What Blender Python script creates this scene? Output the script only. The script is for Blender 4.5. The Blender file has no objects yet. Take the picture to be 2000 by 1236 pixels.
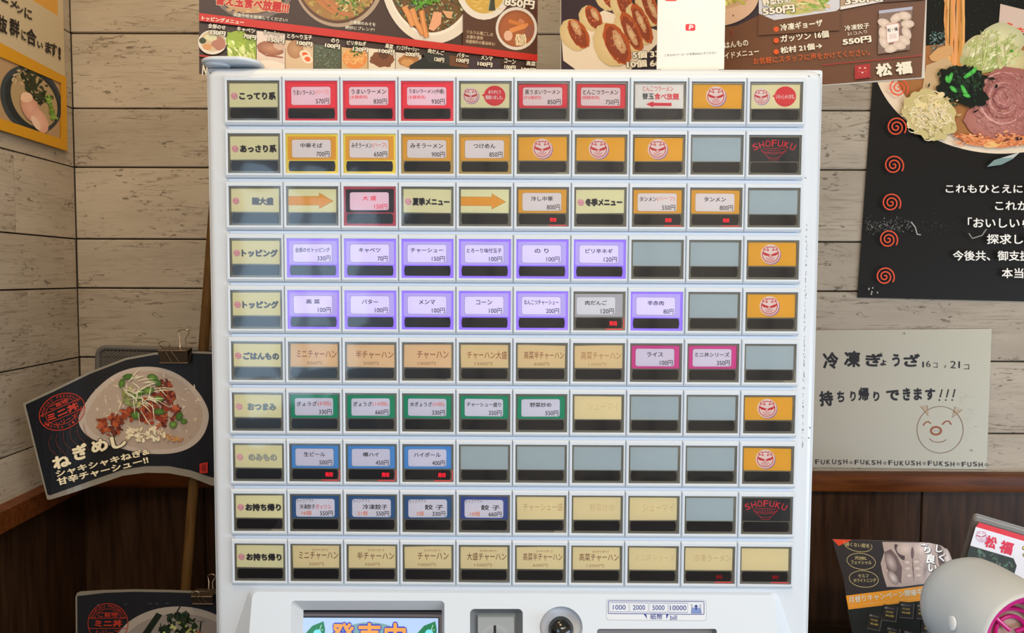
import bpy, bmesh, math, random
from mathutils import Vector, Matrix
from mathutils.geometry import tessellate_polygon
R_ = random.Random(7)
C = bpy.context.scene.collection
sc = bpy.context.scene
PI = math.pi

# ------------------------------------------------------------------ camera
FPX = 1450.0                       # focal length in pixels of the 2000 x 1236 frame
GZ = 1.25                          # height of the middle of the button field
def _rot(a, b, c):
    ca, sa, cb, sb, cc, s_ = math.cos(a), math.sin(a), math.cos(b), math.sin(b), math.cos(c), math.sin(c)
    A = Matrix(((1, 0, 0), (0, ca, -sa), (0, sa, ca))); B = Matrix(((cb, 0, sb), (0, 1, 0), (-sb, 0, cb)))
    return A @ B @ Matrix(((cc, -s_, 0), (s_, cc, 0), (0, 0, 1)))
RM = _rot(math.radians(3.058), math.radians(.331), math.radians(.242))
TM = Vector((-.0245, .0005, .7399))
def m2w(v): return Vector((v[0], v[2], -v[1]))
cam_m = -(RM.transposed() @ TM)
CAM = m2w(cam_m) + Vector((0, 0, GZ))
right, down, fwd = m2w(RM[0]), m2w(RM[1]), m2w(RM[2])
cd = bpy.data.cameras.new('camera'); co = bpy.data.objects.new('camera', cd); C.objects.link(co)
cd.sensor_fit = 'HORIZONTAL'; cd.sensor_width = 36; cd.lens = 36 * FPX / 2000; cd.clip_start = .02
co.matrix_world = Matrix(((right.x, -down.x, -fwd.x, CAM.x), (right.y, -down.y, -fwd.y, CAM.y), (right.z, -down.z, -fwd.z, CAM.z), (0, 0, 0, 1)))
sc.camera = co

# ------------------------------------------------------------------ light, exposure
sc.view_settings.view_transform = 'Standard'; sc.view_settings.look = 'None'
sc.view_settings.gamma = 1; sc.view_settings.use_curve_mapping = False
sc.view_settings.exposure = 0.22
w = bpy.data.worlds.new('world'); sc.world = w; w.use_nodes = True
w.node_tree.nodes['Background'].inputs[0].default_value = (.55, .75, 1, 1); w.node_tree.nodes['Background'].inputs[1].default_value = 1.0
def area(name, loc, aim, sx, sy, power, col, spread=PI):
    l = bpy.data.lights.new(name, 'AREA'); l.shape = 'RECTANGLE'; l.size = sx; l.size_y = sy; l.energy = power; l.color = col; l.spread = spread
    o = bpy.data.objects.new(name, l); C.objects.link(o); o.location = loc
    o.rotation_euler = (Vector(aim) - Vector(loc)).to_track_quat('-Z', 'Y').to_euler(); return o
LIGHTS = [
    ('daylight_right_window', (2.17, -1.25, .68), (0, -.6, .95), 1.9, .68, 27, (.68, .84, 1.0)),
    ('daylight_left_window', (-.66, -1.52, 1.20), (.6, -1.3, 1.15), 1.25, .74, 13, (.56, .79, 1.0)),
    ('ceiling_lamp', (-.05, -.62, 2.36), (-.05, -.62, 0), .36, .36, 5.6, (1.0, .76, .45)),
    ('fill_light_corner', (-.33, .0, 2.36), (-.33, .0, 0), .24, .24, 4.0, (1.0, .76, .44)),  # added to warm the left walls, set behind the machine's front plane
    ('fill_light_side', (1.45, -1.45, 2.36), (1.45, -1.45, 0), .3, .3, 9, (1.0, .80, .52)),  # added warm fill for the left wall
    ('fill_light_front', (.55, -1.9, 2.36), (.55, -1.9, 0), 1.2, .4, 30, (1.0, .93, .86)),  # added frontal fill, placed clear of the button cover reflections
]
for a in LIGHTS: area(*a)

# ------------------------------------------------------------------ helpers
def ray(px, py):
    d = fwd + right * ((px - 1000) / FPX) + down * ((py - 618) / FPX); return d
def at(px, py, Y):
    d = ray(px, py); return CAM + d * ((Y - CAM.y) / d.y)
def hit(px, py, P0, N):
    d = ray(px, py); return CAM + d * ((P0 - CAM).dot(N) / d.dot(N))
def s2l(c):
    c = c / 255; return c / 12.92 if c <= .04045 else ((c + .055) / 1.055) ** 2.4
def lin(c, g=1.0):
    v = [s2l(x) * g for x in c]; m = max(v); k = .93 / m if m > .93 else 1
    return tuple(x * k for x in v) + (1,)

MATS = {}
def mat(name, col=(200, 200, 200), rough=.5, metal=0, spec=.5, emit=None, es=0, coat=0, noise=0, trans=0, alpha=1):
    if name in MATS: return MATS[name]
    m = bpy.data.materials.new(name); m.use_nodes = True; nt = m.node_tree; b = nt.nodes['Principled BSDF']
    b.inputs['Base Color'].default_value = lin(col); b.inputs['Roughness'].default_value = rough
    b.inputs['Metallic'].default_value = metal; b.inputs['Specular IOR Level'].default_value = spec
    b.inputs['Coat Weight'].default_value = coat; b.inputs['Coat Roughness'].default_value = .08
    b.inputs['Transmission Weight'].default_value = trans; b.inputs['Alpha'].default_value = alpha
    if emit: b.inputs['Emission Color'].default_value = lin(emit); b.inputs['Emission Strength'].default_value = es
    if noise:
        tc = nt.nodes.new('ShaderNodeTexCoord'); n = nt.nodes.new('ShaderNodeTexNoise'); n.inputs['Scale'].default_value = 60; n.inputs['Detail'].default_value = 4
        mx = nt.nodes.new('ShaderNodeMix'); mx.data_type = 'RGBA'; c = lin(col)
        mx.inputs[6].default_value = tuple(v * (1 - noise) for v in c[:3]) + (1,); mx.inputs[7].default_value = tuple(min(1, v * (1 + noise)) for v in c[:3]) + (1,)
        nt.links.new(tc.outputs['Object'], n.inputs['Vector']); nt.links.new(n.outputs['Fac'], mx.inputs[0]); nt.links.new(mx.outputs[2], b.inputs['Base Color'])
    MATS[name] = m; return m
def printmat(name, rough=.45, spec=.4, es=0, coat=0):
    if name in MATS: return MATS[name]
    m = bpy.data.materials.new(name); m.use_nodes = True; nt = m.node_tree; b = nt.nodes['Principled BSDF']
    a = nt.nodes.new('ShaderNodeAttribute'); a.attribute_name = 'Col'
    nt.links.new(a.outputs['Color'], b.inputs['Base Color']); b.inputs['Roughness'].default_value = rough
    b.inputs['Specular IOR Level'].default_value = spec; b.inputs['Coat Weight'].default_value = coat; b.inputs['Coat Roughness'].default_value = .12
    if es: nt.links.new(a.outputs['Color'], b.inputs['Emission Color']); b.inputs['Emission Strength'].default_value = es
    MATS[name] = m; return m
def link(o, parent=None):
    C.objects.link(o)
    if parent is not None: o.parent = parent
    return o
def tag(o, label=None, cat=None, group=None, kind=None):
    if label: o['label'] = label
    if cat: o['category'] = cat
    if group: o['group'] = group
    if kind: o['kind'] = kind
    return o
def empty(name, loc=(0, 0, 0), label=None, cat=None, group=None, kind=None):
    o = bpy.data.objects.new(name, None); o.location = loc; C.objects.link(o); return tag(o, label, cat, group, kind)
def bm_obj(name, bm, m, parent=None, origin=None, smooth=False, pbase=None):
    """bmesh holds world coordinates unless origin is None"""
    me = bpy.data.meshes.new(name)
    if origin is not None:
        bmesh.ops.translate(bm, verts=bm.verts, vec=-Vector(origin))
    bm.normal_update(); bm.to_mesh(me); bm.free(); me.materials.append(m)
    if smooth:
        for p in me.polygons: p.use_smooth = True
        try: me.set_sharp_from_angle(angle=math.radians(40))
        except Exception: pass
    o = bpy.data.objects.new(name, me); link(o, parent)
    if origin is not None:
        base = Vector((0, 0, 0)); q = parent
        while q is not None: base += Vector(q.location); q = q.parent
        o.location = Vector(origin) - base
    return o
def box(bm, x0, x1, y0, y1, z0, z1, bev=0, seg=2):
    vs = [bm.verts.new((x, y, z)) for z in (z0, z1) for y in (y0, y1) for x in (x0, x1)]
    fs = [bm.faces.new([vs[i] for i in f]) for f in ((0, 2, 3, 1), (4, 5, 7, 6), (0, 1, 5, 4), (2, 6, 7, 3), (0, 4, 6, 2), (1, 3, 7, 5))]
    if bev:
        es = list({e for f in fs for e in f.edges})
        bmesh.ops.bevel(bm, geom=es, offset=bev, segments=seg, affect='EDGES', profile=.6)
    return vs
def box_obj(name, b, m, parent=None, bev=0, seg=2, smooth=True):
    bm = bmesh.new(); box(bm, *b, bev=bev, seg=seg)
    return bm_obj(name, bm, m, parent, ((b[0] + b[1]) / 2, (b[2] + b[3]) / 2, (b[4] + b[5]) / 2), smooth=smooth and bev > 0)
def tube(bm, pts, r, n=8, closed=False):
    pts = [Vector(p) for p in pts]; rings = []
    N = len(pts); up = None
    for i, p in enumerate(pts):
        a = pts[(i - 1) % N] if (closed or i > 0) else p; b = pts[(i + 1) % N] if (closed or i < N - 1) else p
        t = (b - a).normalized()
        if up is None:
            up = t.orthogonal().normalized()
        else:
            up = (up - t * up.dot(t))
            up = up.normalized() if up.length > 1e-6 else t.orthogonal().normalized()
        s = t.cross(up); rr = r[i] if isinstance(r, (list, tuple)) else r
        rings.append([bm.verts.new(p + (up * math.cos(2 * PI * k / n) + s * math.sin(2 * PI * k / n)) * rr) for k in range(n)])
    for i in range(N if closed else N - 1):
        A, B = rings[i], rings[(i + 1) % N]
        for k in range(n): bm.faces.new((A[k], A[(k + 1) % n], B[(k + 1) % n], B[k]))
    if not closed: bm.faces.new(rings[0][::-1]); bm.faces.new(rings[-1])
def loft(bm, loops, cap=False, cap0=False):
    rs = [[bm.verts.new(p) for p in l] for l in loops]; n = len(rs[0])
    for a, b in zip(rs, rs[1:]):
        for k in range(n): bm.faces.new((a[k], a[(k + 1) % n], b[(k + 1) % n], b[k]))
    if cap: bm.faces.new(rs[-1])
    if cap0: bm.faces.new(rs[0][::-1])
    return rs
def rrect(x0, y0, x1, y1, r, n=5):
    out = []
    for cx, cy, a0 in ((x1 - r, y0 + r, -90), (x1 - r, y1 - r, 0), (x0 + r, y1 - r, 90), (x0 + r, y0 + r, 180)):
        for k in range(n + 1):
            a = math.radians(a0 + 90 * k / n); out.append((cx + r * math.cos(a), cy + r * math.sin(a)))
    return out
def circ(cx, cy, r, n=32, ry=None): return [(cx + r * math.cos(2 * PI * k / n), cy + (ry or r) * math.sin(2 * PI * k / n)) for k in range(n)]

# ------------------------------------------------------------------ flat print: coloured shapes on a sheet
GL = {}; NB_ = {}; LASTN = [0]
def glyphs(s, off):
    k = (s, off)
    if k not in GL:
        cu = bpy.data.curves.new('print_text', 'FONT'); cu.body = s; cu.resolution_u = 3
        ob = bpy.data.objects.new('print_text', cu); me = bpy.data.meshes.new_from_object(ob)
        v = [(a.co.x, a.co.y) for a in me.vertices]; f = [tuple(p.vertices) for p in me.polygons]
        bpy.data.objects.remove(ob); bpy.data.curves.remove(cu); bpy.data.meshes.remove(me)
        if off > .004:
            base_v, base_f = v, f; v, f = list(v), list(f); n_ = 4 if off <= .025 else 8
            sh = [(off * math.cos(PI / 4 + 2 * PI * q / n_), off * math.sin(PI / 4 + 2 * PI * q / n_)) for q in range(n_)]
            if off > .06: sh += [(off * .55 * math.cos(2 * PI * q / 6), off * .55 * math.sin(2 * PI * q / 6)) for q in range(6)]
            for dx, dy in sh:
                b0 = len(v); v += [(a[0] + dx, a[1] + dy) for a in base_v]; f += [tuple(b0 + i for i in t) for t in base_f]
        x0 = min(a[0] for a in v); x1 = max(a[0] for a in v); y0 = min(a[1] for a in v); y1 = max(a[1] for a in v)
        GL[k] = (v, f, x0, x1, y0, y1); NB_[id(v)] = len(base_v) if off > .004 else len(v)
    return GL[k]
class Print:
    """polygons in sheet coordinates (x right, y down), stacked in thin layers"""
    def __init__(s, gain=1.0, step=4e-6, rnd=1): s.v = []; s.f = []; s.c = []; s.l = 0.0; s.g = gain; s.step = step; s.r = random.Random(rnd)
    def up(s, k=1): s.l += s.step * k
    def add(s, pts, faces, cols, nb=None):
        b = len(s.v); nb = nb or len(pts); s.v += [(p[0], p[1], s.l + (i // nb) * 2.5e-6) for i, p in enumerate(pts)]; s.l += (len(pts) // nb - 1) * 2.5e-6
        for f in faces:
            s.f.append(tuple(b + i for i in f)); s.c.append(tuple(cols[i] for i in f) if isinstance(cols, list) else (cols,) * len(f))
        s.up()
    def col(s, c, k=1.0): return lin(c, s.g * k)
    def poly(s, pts, c):
        if len(pts) <= 4: s.add(pts, [tuple(range(len(pts)))], s.col(c)); return
        s.add(pts, tessellate_polygon([[Vector((p[0], p[1], 0)) for p in pts]]), s.col(c))
    def rect(s, x0, y0, x1, y1, c): s.poly([(x0, y0), (x1, y0), (x1, y1), (x0, y1)], c)
    def quad(s, pts, cs): s.add(pts, [(0, 1, 2, 3)], [s.col(c) for c in cs])
    def rr(s, x0, y0, x1, y1, r, c): s.poly(rrect(x0, y0, x1, y1, r, 4), c)
    def ell(s, cx, cy, rx, ry=None, rot=0, c=(0, 0, 0), c2=None, n=28, jag=0, clip=None):
        ry = rx if ry is None else ry; a = math.radians(rot); ca, sa = math.cos(a), math.sin(a); pts = [(cx, cy)]
        for k in range(n):
            t = 2 * PI * k / n; q = 1 + (s.r.random() - .5) * 2 * jag
            x, y = rx * q * math.cos(t), ry * q * math.sin(t); pts.append((cx + x * ca - y * sa, cy + x * sa + y * ca))
        s.add(pts, [(0, k + 1, (k + 1) % n + 1) for k in range(n)], [s.col(c)] + [s.col(c2 or c)] * n)
    def stroke(s, pts, wd, c, taper=False, closed=False):
        pts = list(pts)
        if closed: pts = pts + [pts[0]]
        n = len(pts); L = []; Rr = []
        for i, p in enumerate(pts):
            a = pts[max(0, i - 1)]; b = pts[min(n - 1, i + 1)]
            if closed and i in (0, n - 1): a, b = pts[-2], pts[1]
            dx, dy = b[0] - a[0], b[1] - a[1]; d = math.hypot(dx, dy) or 1; q = wd / 2
            if taper: q *= max(.15, math.sin(PI * (i + .3) / (n - .4)))
            L.append((p[0] - dy / d * q, p[1] + dx / d * q)); Rr.append((p[0] + dy / d * q, p[1] - dx / d * q))
        s.add(L + Rr, [(i, i + 1, n + i + 1, n + i) for i in range(n - 1)], s.col(c))
    def ring(s, cx, cy, rx, ry, wd, c, rot=0, n=40):
        a = math.radians(rot); ca, sa = math.cos(a), math.sin(a)
        s.stroke([(cx + rx * math.cos(2 * PI * k / n) * ca - ry * math.sin(2 * PI * k / n) * sa, cy + rx * math.cos(2 * PI * k / n) * sa + ry * math.sin(2 * PI * k / n) * ca) for k in range(n)], wd, c, closed=True)
    def text(s, t, x0, y0, x1, y1, c, off=0.0, slope=0.0):
        v, f, a0, a1, b0, b1 = glyphs(t, off); sx = (x1 - x0) / (a1 - a0); sy = (y1 - y0) / (b1 - b0)
        s.add([(x0 + (p[0] - a0) * sx, y1 - (p[1] - b0) * sy + slope * (p[0] - a0) * sx) for p in v], f, s.col(c), NB_[id(v)])
    def line(s, t, A, B, h, c, off=0.0, up=None, out=None, ow=.05):
        """text from base point A to base point B, height h; up = direction of the letters"""
        dx, dy = B[0] - A[0], B[1] - A[1]; d = math.hypot(dx, dy); u = up or (dy / d, -dx / d)
        for cc, oo in (((out, off + ow),) if out else ()) + ((c, off),):
            v, f, a0, a1, b0, b1 = glyphs(t, oo); _, _, g0, g1, h0, h1 = glyphs(t, off)
            s.add([(A[0] + dx * (p[0] - g0) / (g1 - g0) + u[0] * h * (p[1] - h0) / (h1 - h0), A[1] + dy * (p[0] - g0) / (g1 - g0) + u[1] * h * (p[1] - h0) / (h1 - h0)) for p in v], f, s.col(cc), NB_[id(v)])
    def char(s, t, cx, cy, wd, h, c, off=.02, rot=0, slope=0):
        v, f, a0, a1, b0, b1 = glyphs(t, off); a = math.radians(rot); ca, sa = math.cos(a), math.sin(a); P = []
        for p in v:
            x = ((p[0] - a0) / (a1 - a0) - .5) * wd; y = -((p[1] - b0) / (b1 - b0) - .5) * h + slope * x; P.append((cx + x * ca - y * sa, cy + x * sa + y * ca))
        s.add(P, f, s.col(c), NB_[id(v)])
    def scatter(s, n, cx, cy, rx, ry, fn, rot=0):
        a = math.radians(rot); ca, sa = math.cos(a), math.sin(a)
        for _ in range(n):
            t = s.r.random() * 2 * PI; q = math.sqrt(s.r.random()); x, y = rx * q * math.cos(t), ry * q * math.sin(t); fn(cx + x * ca - y * sa, cy + x * sa + y * ca)
    def vary(s, c, k=25): q = s.r.uniform(-k, k); return tuple(max(0, min(255, v + q + s.r.uniform(-k, k) * .3)) for v in c)
    def build(s, name, fmap, N, m, parent=None, origin=None, slices=None, thick=0, label=None):
        """fmap(x,y) -> world point; N = outward direction (vector or function of x, y)"""
        bm = bmesh.new(); cl = bm.loops.layers.float_color.new('Col'); vs = [bm.verts.new(p) for p in s.v]
        for f, c in zip(s.f, s.c):
            try: fc = bm.faces.new([vs[i] for i in f])
            except ValueError: continue
            for lp, cc in zip(fc.loops, c): lp[cl] = cc
        if slices:
            for x in slices: bmesh.ops.bisect_plane(bm, geom=list(bm.verts) + list(bm.edges) + list(bm.faces), plane_co=(x, 0, 0), plane_no=(1, 0, 0))
        nf = N if callable(N) else (lambda x, y: N)
        o0 = Vector(origin) if origin is not None else Vector(fmap(s.v[0][0], s.v[0][1]))
        for v in bm.verts:
            x, y, l = v.co; v.co = Vector(fmap(x, y)) + nf(x, y) * l - o0
        nn = nf(s.v[0][0], s.v[0][1]); bm.normal_update()
        for f in bm.faces:
            if f.normal.dot(nn) < 0: f.normal_flip()
        me = bpy.data.meshes.new(name); bm.to_mesh(me); bm.free(); me.materials.append(m)
        me.attributes.active_color_name = 'Col'
        o = bpy.data.objects.new(name, me); link(o, parent)
        base = Vector((0, 0, 0)); q = parent
        while q is not None: base += Vector(q.location); q = q.parent
        o.location = o0 - base
        if label: o['label'] = label
        return o
PAPER = printmat('printed_paper', .55, .3); GLOSSY = printmat('laminated_print', .34, .25); CARD = printmat('label_print', .5, .3)

# ------------------------------------------------------------------ materials of the place
def wood_white():
    m = bpy.data.materials.new('whitewashed_wood'); m.use_nodes = True; nt = m.node_tree; b = nt.nodes['Principled BSDF']; N = nt.nodes.new; Lk = nt.links.new
    tc = N('ShaderNodeTexCoord'); oi = N('ShaderNodeObjectInfo'); mul = N('ShaderNodeVectorMath'); mul.operation = 'SCALE'; mul.inputs[0].default_value = (7.3, 3.1, 5.7)
    Lk(oi.outputs['Random'], mul.inputs['Scale']); add = N('ShaderNodeVectorMath'); Lk(tc.outputs['Object'], add.inputs[0]); Lk(mul.outputs[0], add.inputs[1])
    def noise(scx, scz, scale, det=6, dist=0., rough=.55):
        mp = N('ShaderNodeMapping'); mp.inputs['Scale'].default_value = (scx, scx, scz); Lk(add.outputs[0], mp.inputs['Vector'])
        n = N('ShaderNodeTexNoise'); n.inputs['Scale'].default_value = scale; n.inputs['Detail'].default_value = det; n.inputs['Distortion'].default_value = dist; n.inputs['Roughness'].default_value = rough
        Lk(mp.outputs[0], n.inputs['Vector']); return n.outputs['Fac']
    def ramp(x, a, c, ca=(0, 0, 0, 1), cb=(1, 1, 1, 1)):
        r = N('ShaderNodeValToRGB'); r.color_ramp.elements[0].position = a; r.color_ramp.elements[1].position = c; r.color_ramp.elements[0].color = ca; r.color_ramp.elements[1].color = cb; Lk(x, r.inputs[0]); return r.outputs[0]
    def math_(op, a, c):
        q = N('ShaderNodeMath'); q.operation = op
        for i, v in ((0, a), (1, c)):
            if isinstance(v, (int, float)): q.inputs[i].default_value = v
            else: Lk(v, q.inputs[i])
        return q.outputs[0]
    def mix(f, a, c):
        q = N('ShaderNodeMix'); q.data_type = 'RGBA'; Lk(f, q.inputs[0])
        for i, v in ((6, a), (7, c)):
            if isinstance(v, tuple): q.inputs[i].default_value = v
            else: Lk(v, q.inputs[i])
        return q.outputs[2]
    tone = ramp(noise(1, 3.5, 5, 3), .3, .7, WOODA, WOODB)
    rv = N('ShaderNodeMapRange'); rv.inputs['To Min'].default_value = .80; rv.inputs['To Max'].default_value = 1.06; Lk(oi.outputs['Random'], rv.inputs['Value'])
    tm = N('ShaderNodeVectorMath'); tm.operation = 'SCALE'; Lk(tone, tm.inputs[0]); Lk(rv.outputs[0], tm.inputs['Scale']); tone = tm.outputs[0]
    grain = ramp(noise(1, 16, 22, 5, .6), .50, .66)                       # long thin streaks
    gmask = ramp(noise(1, 2.5, 9, 2), .42, .62)
    crack_n = noise(1, 7, 7, 4, 1.4); d = math_('ABSOLUTE', math_('SUBTRACT', crack_n, .5), 0)
    crack = math_('SUBTRACT', 1, ramp(d, .002, .011)); cmask = ramp(noise(1, 2.2, 8, 2), .47, .58)
    spots = math_('MULTIPLY', ramp(noise(1, 3.2, 75, 3), .60, .66), ramp(noise(1, 2.2, 12, 2), .48, .58))
    c1 = mix(math_('MULTIPLY', math_('MULTIPLY', grain, gmask), .55), tone, WOODD)
    c2 = mix(math_('MULTIPLY', math_('MULTIPLY', crack, cmask), .85), c1, WOODE)
    c3 = mix(math_('MULTIPLY', spots, .75), c2, WOODE)
    Lk(c3, b.inputs['Base Color']); b.inputs['Roughness'].default_value = .6; b.inputs['Specular IOR Level'].default_value = .25
    bp = N('ShaderNodeBump'); bp.inputs['Strength'].default_value = .15; bp.inputs['Distance'].default_value = .001; Lk(grain, bp.inputs['Height']); Lk(bp.outputs[0], b.inputs['Normal'])
    return m
WOODA = (.42, .352, .280, 1); WOODB = (.53, .455, .368, 1); WOODD = (.20, .145, .10, 1); WOODE = (.10, .075, .055, 1)
def wood_dark(name, c1, c2, rough=.4, axis='Z', sc_=14):
    m = bpy.data.materials.new(name); m.use_nodes = True; nt = m.node_tree; b = nt.nodes['Principled BSDF']; N = nt.nodes.new; Lk = nt.links.new
    tc = N('ShaderNodeTexCoord'); oi = N('ShaderNodeObjectInfo'); mul = N('ShaderNodeVectorMath'); mul.operation = 'SCALE'; mul.inputs[0].default_value = (9, 4, 6)
    Lk(oi.outputs['Random'], mul.inputs['Scale']); add = N('ShaderNodeVectorMath'); Lk(tc.outputs['Object'], add.inputs[0]); Lk(mul.outputs[0], add.inputs[1])
    mp = N('ShaderNodeMapping'); s = (8, 8, .7) if axis == 'Z' else (.7, 8, 8); mp.inputs['Scale'].default_value = s; Lk(add.outputs[0], mp.inputs['Vector'])
    n = N('ShaderNodeTexNoise'); n.inputs['Scale'].default_value = sc_; n.inputs['Detail'].default_value = 6; n.inputs['Distortion'].default_value = .5; Lk(mp.outputs[0], n.inputs['Vector'])
    r = N('ShaderNodeValToRGB'); r.color_ramp.elements[0].position = .3; r.color_ramp.elements[1].position = .7; r.color_ramp.elements[0].color = c1; r.color_ramp.elements[1].color = c2
    Lk(n.outputs['Fac'], r.inputs[0]); Lk(r.outputs[0], b.inputs['Base Color']); b.inputs['Roughness'].default_value = rough; b.inputs['Specular IOR Level'].default_value = .12
    return m
WW = wood_white()
WD = wood_dark('walnut_board', (.022, .010, .005, 1), (.060, .028, .014, 1))
WT = wood_dark('dado_rail_wood', (.070, .018, .004, 1), (.15, .045, .011, 1), .35, 'X')
JOINT = mat('joint_brown', (70, 58, 46), .9)  # brown backing that shows between the planks
PLASTER = mat('cream_plaster', (205, 196, 180), .8, noise=.04)
STEELW = mat('white_enamel', (214, 220, 228), .26, spec=.35, noise=.01)
PLW = mat('white_plastic', (210, 218, 228), .34, spec=.5)
LEDGE = mat('grey_white_channel', (200, 214, 234), .3)
DARK = mat('dark_gap', (22, 22, 24), .6)

# ------------------------------------------------------------------ the setting
YW = .41
corner = at(150, 541, YW); XC = corner.x
dL = ray(950, 534); dL = Vector((dL.x, dL.y, 0)) / dL.y            # run of the left wall per metre of Y
NL = Vector((1, -dL.x, 0)).normalized()                              # its normal, into the room
PL0 = Vector((XC, YW, 0))
zt_top = at(300, 918, YW - .02).z; zt_bot = at(300, 952, YW - .02).z
CEIL = 2.40; XR = 2.2; YF = -2.7
def wallbox(name, x0, x1, y0, y1, z0, z1, m=PLASTER): return tag(box_obj(name, (x0, x1, y0, y1, z0, z1), m, smooth=False), kind='structure')
wallbox('floor', -1.0, XR + .1, YF - .1, YW + .12, -.05, 0, mat('grey_floor_tile', (96, 88, 80), .45, noise=.1))
wallbox('ceiling', -1.0, XR + .1, YF - .1, YW + .12, CEIL, CEIL + .05)
wb = wallbox('wall_back', -1.0, XR + .1, YW + .006, YW + .12, 0, CEIL, JOINT)
bm = bmesh.new(); box(bm, XR, XR + .1, -.28, YW, 0, CEIL); box(bm, XR, XR + .1, YF, -2.22, 0, CEIL); box(bm, XR, XR + .1, -2.22, -.28, 0, .33); box(bm, XR, XR + .1, -2.22, -.28, 1.03, CEIL)
tag(bm_obj('wall_right', bm, PLASTER, None, (XR, -1, 1)), kind='structure')
bm = bmesh.new()
for y in (-2.22, -1.27, -.33): box(bm, XR - .01, XR + .03, y, y + .05, .33, 1.03)
box(bm, XR - .01, XR + .03, -2.22, -.28, .34, .38); box(bm, XR - .01, XR + .03, -2.22, -.28, 1.0, 1.03)
tag(bm_obj('window_2', bm, mat('window_frame_grey', (150, 150, 150), .4), None, (XR, -1.2, 1)), kind='structure')
bm = bmesh.new(); box(bm, -1.0, -.2, YF - .1, YF, 0, CEIL); box(bm, 1.3, XR, YF - .1, YF, 0, CEIL); box(bm, -.2, 1.3, YF - .1, YF, 2.05, CEIL); box(bm, -.2, 1.3, YF - .1, YF - .06, 0, 2.05)
tag(bm_obj('wall_front', bm, mat('front_wall_cream', (214, 204, 186), .8, noise=.04), None, (.2, YF, 1)), kind='structure')
bm = bmesh.new()
for x in (-.2, .53, 1.24): box(bm, x, x + .06, YF - .05, YF + .01, .08, 2.05)
box(bm, -.2, 1.3, YF - .05, YF + .01, 1.99, 2.05); box(bm, -.2, 1.3, YF - .05, YF + .01, .08, .16)
tag(bm_obj('door_1', bm, mat('dark_door_frame', (60, 56, 52), .4), None, (.5, YF, 1)), kind='structure')
# left wall: a skewed slab with a window well in front of the machine
def lw(y, z, off=0.0): return Vector((XC + dL.x * (y - YW), y, z)) + NL * off
def lbox(bm, ya, yb, z0, z1, o0, o1):
    vs = [bm.verts.new(lw(y, z, o)) for z in (z0, z1) for o in (o0, o1) for y in (ya, yb)]
    for f in ((0, 1, 3, 2), (4, 6, 7, 5), (0, 4, 5, 1), (2, 3, 7, 6), (0, 2, 6, 4), (1, 5, 7, 3)): bm.faces.new([vs[i] for i in f])
bm = bmesh.new()
lbox(bm, YW + .1, -.86, 0, CEIL, -.11, -.006); lbox(bm, -2.16, YF, 0, CEIL, -.11, -.006)
lbox(bm, -.86, -2.16, 0, .81, -.11, -.006); lbox(bm, -.86, -2.16, 1.58, CEIL, -.11, -.006)
bmesh.ops.recalc_face_normals(bm, faces=bm.faces)
wl = tag(bm_obj('wall_left', bm, JOINT, None, lw(0, 1.0)), kind='structure')
bm = bmesh.new()
for y in (-.86, -1.50, -2.12): lbox(bm, y, y - .03, .81, 1.58, -.04, .0)
lbox(bm, -.86, -2.16, .81, .84, -.04, .0); lbox(bm, -.86, -2.16, 1.55, 1.58, -.04, .0); bmesh.ops.recalc_face_normals(bm, faces=bm.faces)
tag(bm_obj('window_1', bm, mat('window_frame_grey', (150, 150, 150), .4), None, lw(-1.6, 1.4)), kind='structure')

# whitewashed planks, one object each
ys = [65, 212, 327, 467, 563, 698, 838]
zs = [at(300, y, YW).z for y in ys]
zs = [zs[0] + .30, zs[0] + .115] + zs + [zt_bot + .01]
zs = [CEIL] + [z for z in [zs[0] + .12 * k for k in range(8, 0, -1)] if z < CEIL - .05] + zs
g = .0011
for i, (a, b) in enumerate(zip(zs, zs[1:])):
    off = R_.uniform(.05, .5); cuts = [XC] + [x for x in (XC + off + .91 * k for k in range(5)) if x < XR - .1] + [XR]
    if i >= len(zs) - 7: cuts = [XC] + [x for x in ([.02, .95, 1.6] if i % 2 else [-.12, .12, 1.28])] + [XR]
    for x0, x1 in zip(cuts, cuts[1:]):
        box_obj('plank', (x0 + g, x1 - g, YW - .0005 + R_.uniform(-.0006, .0006), YW + .008, b + g, a - g), WW, wb, bev=.0012, seg=1, smooth=False)
    jl = [YW, .30 if i == len(zs) - 5 else R_.uniform(.0, .3), R_.uniform(-.6, -.4), -.86]
    if i == len(zs) - 5: jl[1] = hit(126, 510, PL0, NL).y
    segs = list(zip(jl, jl[1:]))
    if b > 1.56: segs += [(-.86, -2.16)]
    for ya, yb in segs:
        bm = bmesh.new(); lbox(bm, ya - g, yb + g, b + g, a - g, -.008, R_.uniform(-.0004, .0006)); bmesh.ops.recalc_face_normals(bm, faces=bm.faces)
        o = bm_obj('plank', bm, WW, wl, lw((ya + yb) / 2, (a + b) / 2))
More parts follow.
